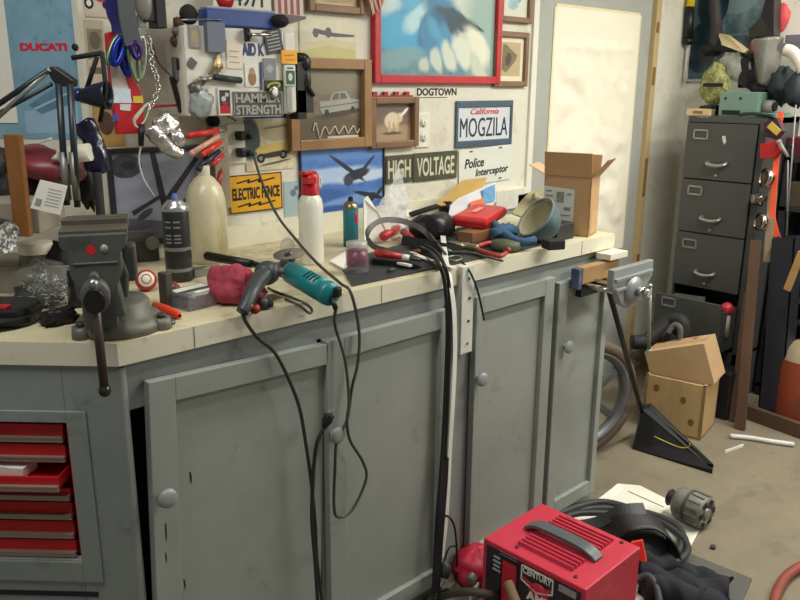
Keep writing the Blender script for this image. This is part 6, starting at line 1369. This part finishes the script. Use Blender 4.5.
# black pad with grey lining
p = Xp(668, 338, 3.43); t = thing('knee_pad', 'black padded collar draped behind the tilted cardboard box', 'pad', p)
m = MB(); m.tube([Xp(632, 342, 3.35), Xp(645, 341, 3.4), Xp(658, 332, 3.45), Xp(670, 321, 3.5), Xp(682, 322, 3.5), Xp(683, 336, 3.5)], .036, 12); m.ell(Xp(662, 336, 3.48), (.05, .08, .06), amp=.3, seed=2); m.build('pad', mt((30, 30, 32), .7, v=.3), t)
m = MB(); m.tube([Xp(668, 333, 3.42), Xp(674, 325, 3.44), Xp(680, 328, 3.44), Xp(680, 338, 3.44)], .014, 10); m.build('lining', mt((86, 82, 82), .7), t)
m = MB(); p = G(668, 352, .33); m.ell(Xp(642, 352, 3.5), (.06, .05, .05), amp=.5, seed=6, n=24); tag(m.build('grey_cloth', mt((120, 110, 94), .9, v=.3)), 'grubby grey rag wedged beside the tilted cardboard box', 'rag')
m = MB(); q = V((3.78, 1.62, 0)); m.bx((3.60, 1.50, 0), (3.74, 1.86, .24)); tag(m.build('black_tub', mt((30, 30, 32), .5), bevel=.006), 'low black tub on the floor between the crate and the filing cabinet', 'tub')

# ================================================================== BATTERY CHARGER AND FLOOR CLUTTER
zt3 = .30
A_, B_, C_, D2 = G(487, 540, zt3), G(538, 502, zt3), G(633, 550, zt3), G(583, 597, zt3)
cx = (A_ + B_ + C_ + D2) / 4 + V((.016, .002, 0))
xd = (((B_ - A_) + (C_ - D2)) / 2); yd = (((D2 - A_) + (C_ - B_)) / 2)
ang = (math.degrees(math.atan2(xd.y, xd.x)) + math.degrees(math.atan2(yd.y, yd.x)) + 90) / 2; wX, wY = xd.length, yd.length
F = fr((cx.x, cx.y, 0), ang)
CHR = mt((192, 46, 68), .5, v=.1, s=6, dirt_sheen=(208, 100, 112, .6), dscale=8, dth=.56)  # overhead gloss sheen painted into the colour: lighter red with pinkish patches
t = thing('battery_charger', 'red metal battery charger with a grey handle on the floor', 'battery charger', (cx.x, cx.y, 0), ang)
hx, hy = wX / 2, wY / 2
m = MB(F); m.bx((-hx, -hy, .02), (hx, hy, zt3)); m.build('case', CHR, t, bevel=.004)
m = MB(F)
for sx in (-1, 1):
    for sy in (-1, 1): m.cyl((sx * (hx - .04), sy * (hy - .04), 0), (sx * (hx - .04), sy * (hy - .04), .021), .015)
m.build('foot', BLK, t)
GRV = mt((84, 14, 28), .5); LOUV = mt((196, 60, 80), .3)
for sgn in (-1, 1):
    for i in range(5 if sgn > 0 else 4):
        x = sgn * (.04 + .0175 * i); m = MB(F); m.prism([(x - .006, -hy + .07, zt3 + .0002), (x + .004, -hy + .07, zt3 + .0002), (x + .002, -hy + .07, zt3 + .011), (x - .003, -hy + .07, zt3 + .011)], (0, hy * 2 - .16, 0)); m.build('louvre', LOUV, t)
        m = MB(F); m.bx((x + .0042, -hy + .072, zt3 - .0005), (x + .0098, hy - .092, zt3 + .0006)); m.build('louvre_slot', GRV, t)
m = MB(F)
for (x, y) in ((-hx + .03, hy - .10), (-hx + .03, -hy + .05), (hx - .02, hy - .11), (hx - .02, -hy + .05)):
    m = MB(F); m.lathe([(.006, 0), (.006, .003), (0, .003)], (x, y, zt3 + .0003), (0, 0, 1), 10); m.build('screw', mt((70, 40, 46), .4), t)
m = MB(F); m.strap([(.0, hy - .055, zt3 + .002), (0, hy - .075, zt3 + .016), (0, hy - .11, zt3 + .024), (0, -hy + .12, zt3 + .024), (0, -hy + .075, zt3 + .016), (0, -hy + .05, zt3 + .002)], .042, .011, (1, 0, 0)); m.build('handle', mt((84, 92, 94), .35, v=.15), t, bevel=.003)
# front panel on the -x side: reads from +y to -y
FP_ = F @ M.Translation((-hx, 0, 0)) @ rot(rz=-90)      # x right (towards -y), -y out
m = MB(FP_); m.bx((-hy + .015, -.002, .035), (hy - .012, 0, zt3 - .015)); fp = m.build('front_panel', mt((36, 30, 42), .35, v=.1), t)
def fpf(x, z): return FP_ @ M.Translation((x, -.003, z))
m = MB(fpf(-.072, .20)); m.box((0, 0, 0), (.05, .003, .13)); m.build('meter_window', mt((190, 30, 50), .3), fp)
m = MB(fpf(-.072, .20)); 
for sx in (-1, 1): m.box((sx * .029, 0, 0), (.004, .003, .14))
m.box((0, 0, .07), (.062, .003, .006)); m.build('meter_frame', BLK, fp)
m = MB(fpf(.022, .252)); sh_ = [(-.052, .028), (.052, .028), (.052, -.018), (.0, -.036), (-.052, -.018)]
for a, b in zip(sh_, sh_[1:] + sh_[:1]): m.strap([(a[0], 0, a[1]), (b[0], 0, b[1])], .004, .002, (-(b[1] - a[1]), 0, b[0] - a[0]), smooth=False)
m.build('badge_outline', WHITE, fp)
m = MB(fpf(.022, .252)); m.prism([(-.048, -.0003, -.004), (0, -.0003, -.020), (.048, -.0003, -.004), (.048, -.0003, -.016), (0, -.0003, -.032), (-.048, -.0003, -.016)], (0, .001, 0)); m.build('badge_red', mt((196, 40, 66), .35), fp)
text('CENTURY', fpf(.022, .268), .096, .02, WHITE, fp, bold=.02); text('AMP', fpf(.03, .198), .08, .03, WHITE, fp, bold=.04)
m = MB(fpf(.03, .214)); m.lathe([(.034, 0), (.034, .001), (0, .001)], ax=(0, -1, 0), n=26); m.build('red_emblem', mt((196, 40, 66), .35), fp)
m = MB(fpf(.12, .27)); m.box((0, 0, 0), (.055, .002, .02)); m.build('maker_label', mt((150, 146, 150), .4, v=.2, s=80), fp)
for i in range(4):
    m = MB(fpf(-.118 + .0 * i, .262 - .014 * i)); m.box((.0, 0, 0), (.024 + .004 * (i % 2), .0015, .006)); m.build('printed_line', mt((170, 166, 170), .5), fp)
for i in range(2):
    m = MB(fpf(-.078, .288 - .008 * i)); m.box((.0, 0, 0), (.06, .0015, .003)); m.build('printed_line', mt((120, 110, 126), .5), fp)
p1_ = Xp(508, 583, 1.51); p2_ = Xp(517, 606, 1.48); p2_ = p1_ + (p2_ - p1_) * ((.02 - p1_.z) / (p2_.z - p1_.z)); m = MB(); m.cyl(p1_, p2_, .0145, .0145); tag(m.build('copper_pipe', mt((168, 138, 112), .35, .6)), 'copper-coloured pipe standing aslant in front of the red charger', 'pipe')
# red bag and grey rod behind the charger's left
c = G(476, 585, .0); m = MB(); m.ell((c.x, c.y, .07), (.085, .075, .07), amp=.2, seed=3, n=28, zmin=.001); tag(m.build('red_bag', mt((176, 30, 58), .5, v=.2)), 'crumpled red bag on the floor left of the red charger', 'bag')
m = MB(); a = G(465, 612, .02); b = G(490, 555, .10); m.cyl(a, b, .009); c = G(474, 577, .07); m.cyl(c - (b - a).normalized() * .03 + V((0, 0, .01)), c + (b - a).normalized() * .03 + V((0, 0, .01)), .018)
tag(m.build('steel_rod', mt((140, 136, 130), .4, .4)), 'grey steel rod leaning against the red bag', 'rod')
m = MB(); m.tube([G(426, 604, .014), G(440, 597, .014), G(462, 592, .15), G(488, 594, .17), G(500, 600, .1)], .012, 8); tag(m.build('cable_loop', mt((70, 64, 60), .6)), 'dark cable crossing the red bag at the bottom edge', 'cable')
c = G(452, 584, .01); m = MB(); m.ell((c.x, c.y, .02), (.05, .04, .02), amp=.6, n=24, zmin=.001); tag(m.build('paper_scrap', mt((186, 180, 164), .8)), 'crumpled pale scrap at the foot of the bench', 'scrap')
# white board, mat
m = MB(); q = [G(618, 485), G(640, 487), G(705, 520), G(690, 549), G(662, 546), G(570, 522)]
m.prism([v + V((0, 0, .001)) for v in q], (0, 0, .006)); o = tag(m.build('white_board', mt((224, 222, 208), .6, v=.04)), 'white flat board lying on the floor under the black cables', 'board')
m = MB(); m.prism([G(617, 484.5, .008), G(628, 486, .008), G(608, 506, .008), G(594, 504, .008)], (0, 0, .003)); m.build('folded_edge', mt((232, 230, 218), .6), o)
m = MB(); m.strap([G(628, 491, .0085), G(664, 507, .0085)], .003, .001, (1, 1, 0), smooth=False); m.build('crease', mt((110, 106, 98), .6), o)
m = MB(); m.prism([v + V((0, 0, .001)) for v in (G(640, 560), G(683, 552), G(752, 580), G(738, 612), G(640, 622))], (0, 0, .005)); tag(m.build('rubber_mat', mt((84, 82, 78), .7, v=.12, s=20)), 'dark grey rubber mat on the floor at the bottom right', 'mat')
m = MB(); m.prism([v + V((0, 0, .007)) for v in (G(634, 586), G(660, 588), G(662, 612), G(630, 612))], (0, 0, .004)); tag(m.build('white_card', PAPER), 'white card on the floor right of the red charger', 'card')
# cables
for i, (z, off, lab) in enumerate(((.02, 0, 'outer loop of the black cable coil'), (.045, 6, 'middle loop of the black cable coil'), (.035, -7, 'inner loop of the black cable coil'))):
    m = MB(); pts = [(548, 524), (572, 512), (605, 508 + off * .5), (640, 513), (668, 524 + off * .3), (685, 540 + off * .5), (680, 556), (664, 563 - off * .2), (645, 556), (630, 548)]
    m.tube([G(x + off * .4, y + off * .35, z) for x, y in pts], .014 - .002 * (i == 1), 9); tag(m.build('cable_coil', mt((44, 46, 48), .55, v=.15)), lab, 'cable', 'black cable coil behind the charger')
# welding-style black curved shell
t = thing('helmet_visor', 'large black curved rubber shell lying on the cable coil', 'shell', G(640, 545))
m = MB()
f0 = [G(600, 532, .03), G(604, 522, .09), G(618, 512, .16), G(642, 510, .17), G(660, 523, .13), G(667, 540, .07), G(662, 558, .02)]
f1 = [q + V((-.05, -.08, -.02)) for q in f0]
f0s = spline(f0, 5); f1s = spline([V((q.x, q.y, max(.016, q.z))) for q in f1], 5)
m.grid(lambda u, v: f0s[min(int(u * (len(f0s) - 1)), len(f0s) - 1)].lerp(f1s[min(int(u * (len(f1s) - 1)), len(f1s) - 1)], v), len(f0s) - 1, 6)
m.build('shell', mt((40, 41, 43), .5, v=.15), t, solid=.006)
m = MB(); c = (f0[2] + f0[5]) / 2; m.ell(G(640, 545, .05), (.11, .09, .05), n=26, amp=.15); m.build('lining', BLKM, t)
m = MB(); m.strap([G(578, 527, .05), G(600, 522, .09), G(622, 511, .165), G(645, 509, .175)], .05, .006, (.6, .6, .3)); m.build('band', mt((56, 58, 60), .5), t)
# red triangular tag
m = MB(); m.prism([G(631, 543, .16), G(642, 541, .17), G(646, 562, .12), G(636, 560, .11)], (.012, .004, 0)); tag(m.build('red_flag', mt((226, 58, 44), .4)), 'bright red plastic tab standing behind the charger', 'tab')
# black gloves / cloth
CL = mt((30, 31, 40), .85, v=.25, b=.15)
t = thing('black_jacket', 'black crumpled jacket spread over the mat right of the charger', 'jacket', G(690, 580))
m = MB()
for pts, r in (([(636, 562), (660, 566), (690, 574), (728, 588)], .042), ([(640, 574), (665, 580), (695, 588), (725, 594)], .045), ([(645, 590), (670, 592), (700, 602), (722, 600)], .045), ([(655, 556), (675, 566), (700, 578), (727, 584)], .03)):
    m.tube([G(x, y, .04) for x, y in pts], r, 12)
for i, v in enumerate(m.v):
    q = v + V((noise.noise(v * 22), noise.noise(v * 22 + V((5, 0, 0))), noise.noise(v * 18 + V((0, 9, 0))))) * .028; m.v[i] = V((q.x, q.y, max(q.z, .0075)))
m.build('cloth', CL, t)
m = MB(); m.tube([G(636, 580, .06), G(648, 576, .08), G(656, 586, .07), G(660, 604, .04)], .012, 8); tag(m.build('cable_end', mt((60, 62, 64), .6)), 'grey cable curving over the white card by the charger', 'cable')
# alternator
ac = G(690, 524); ax = (G(712, 522) - G(668, 502)); ax.z = 0; ax.normalize()
ra = .062; c0 = V((ac.x, ac.y, ra + .009)) - ax * .06
t = thing('alternator', 'dusty grey alternator lying on the white board', 'alternator', V((ac.x, ac.y, .008)))
AG = mt((122, 120, 112), .5, .2, v=.2, s=18, b=.15, dirt_sheen=(84, 80, 72, .6))
m = MB(); m.lathe([(0, 0), (ra * .8, 0), (ra * .98, .012), (ra, .03), (ra * 1.0, .05)], c0, ax, 32); m.build('front_housing', AG, t)
m = MB(); m.lathe([(ra * 1.03, .05), (ra * 1.03, .062)], c0, ax, 32); m.build('stator_band', mt((84, 82, 76), .5, .3), t)
m = MB(); m.lathe([(ra, .062), (ra * .98, .105), (ra * .9, .12), (ra * .55, .122), (ra * .5, .108), (0, .108)], c0, ax, 32); m.build('rear_housing', AG, t)
for k in range(14):
    a_ = 2 * PI * k / 14; sx, sy, _ = basis(ax); dv = sx * math.cos(a_) + sy * math.sin(a_)
    m = MB(); m.strap([c0 + dv * ra + ax * .066, c0 + dv * (ra * .97) + ax * .112], .008, .010, ax.cross(dv), smooth=False); m.build('cooling_rib', AG, t)
m = MB(); m.lathe([(0, -.034), (.03, -.034), (.033, -.03), (.026, -.02), (.033, -.010), (.028, -.002), (0, -.002)], c0, ax, 26); m.build('pulley', mt((62, 58, 54), .4, .5), t)
m = MB(); m.lathe([(.02, .108), (.02, .124), (.012, .126), (0, .126)], c0, ax, 18); m.build('bearing_cap', mt((150, 146, 138), .4, .4), t)
for k in range(6):
    a_ = 2 * PI * k / 6; sx, sy, _ = basis(ax); dv = sx * math.cos(a_) + sy * math.sin(a_); m = MB(); m.strap([c0 + dv * (ra * .56) + ax * .1215, c0 + dv * (ra * .84) + ax * .1212], .022, .003, ax.cross(dv), smooth=False); m.build('vent_opening', BLKM, t)
c = G(713, 547, .006); m = MB(); m.cyl(c - V((0, 0, .006)), c + V((0, 0, .006)), .010, n=6); tag(m.build('hex_nut', DGREY), 'small dark nut lying alone on the concrete', 'nut')
m = MB(); m.tube([G(772, 618, .02), G(776, 595, .02), G(786, 577, .02), G(802, 566, .02), G(818, 562, .02)], .0165, 10); tag(m.build('air_hose', mt((134, 62, 48), .5, v=.12)), 'brownish red hose curving over the floor at the bottom right corner', 'hose')

# ================================================================== LIGHT AND CAMERA
def area(name, loc, rx, ry, sx, sy, power, col):
    l = bpy.data.lights.new(name, 'AREA'); l.shape = 'RECTANGLE'; l.size = sx; l.size_y = sy; l.energy = power; l.color = col
    o = bpy.data.objects.new(name, l); COL.objects.link(o); o.location = loc; o.rotation_euler = (R(rx), R(ry), 0); return o
LAMP = (1, .975, .9)
area('ceiling_tube_lamp', (3.15, .8, 2.5), 0, 0, 2.4, .16, 46, LAMP)
area('ceiling_tube_lamp', (3.5, -.45, 2.5), 0, 0, 1.25, .16, 36, LAMP)
area('ceiling_tube_lamp', (.15, 1.2, 2.5), 0, 0, 1.25, .16, 16, LAMP)
w = bpy.data.worlds.new('world'); SC.world = w; w.use_nodes = True
w.node_tree.nodes['Background'].inputs[0].default_value = (.9, .95, 1, 1); w.node_tree.nodes['Background'].inputs[1].default_value = .17
cd = bpy.data.cameras.new('camera'); co = bpy.data.objects.new('camera', cd); COL.objects.link(co)
cd.sensor_width = 36; cd.lens = FPX / 800 * 36; cd.clip_start = .02
m3 = M((CR, CU, -CF)).transposed()
co.matrix_world = M.Translation(O) @ m3.to_4x4()
SC.camera = co
vs = SC.view_settings; vs.view_transform = 'Standard'; vs.look = 'None'; vs.gamma = 1; vs.exposure = .35
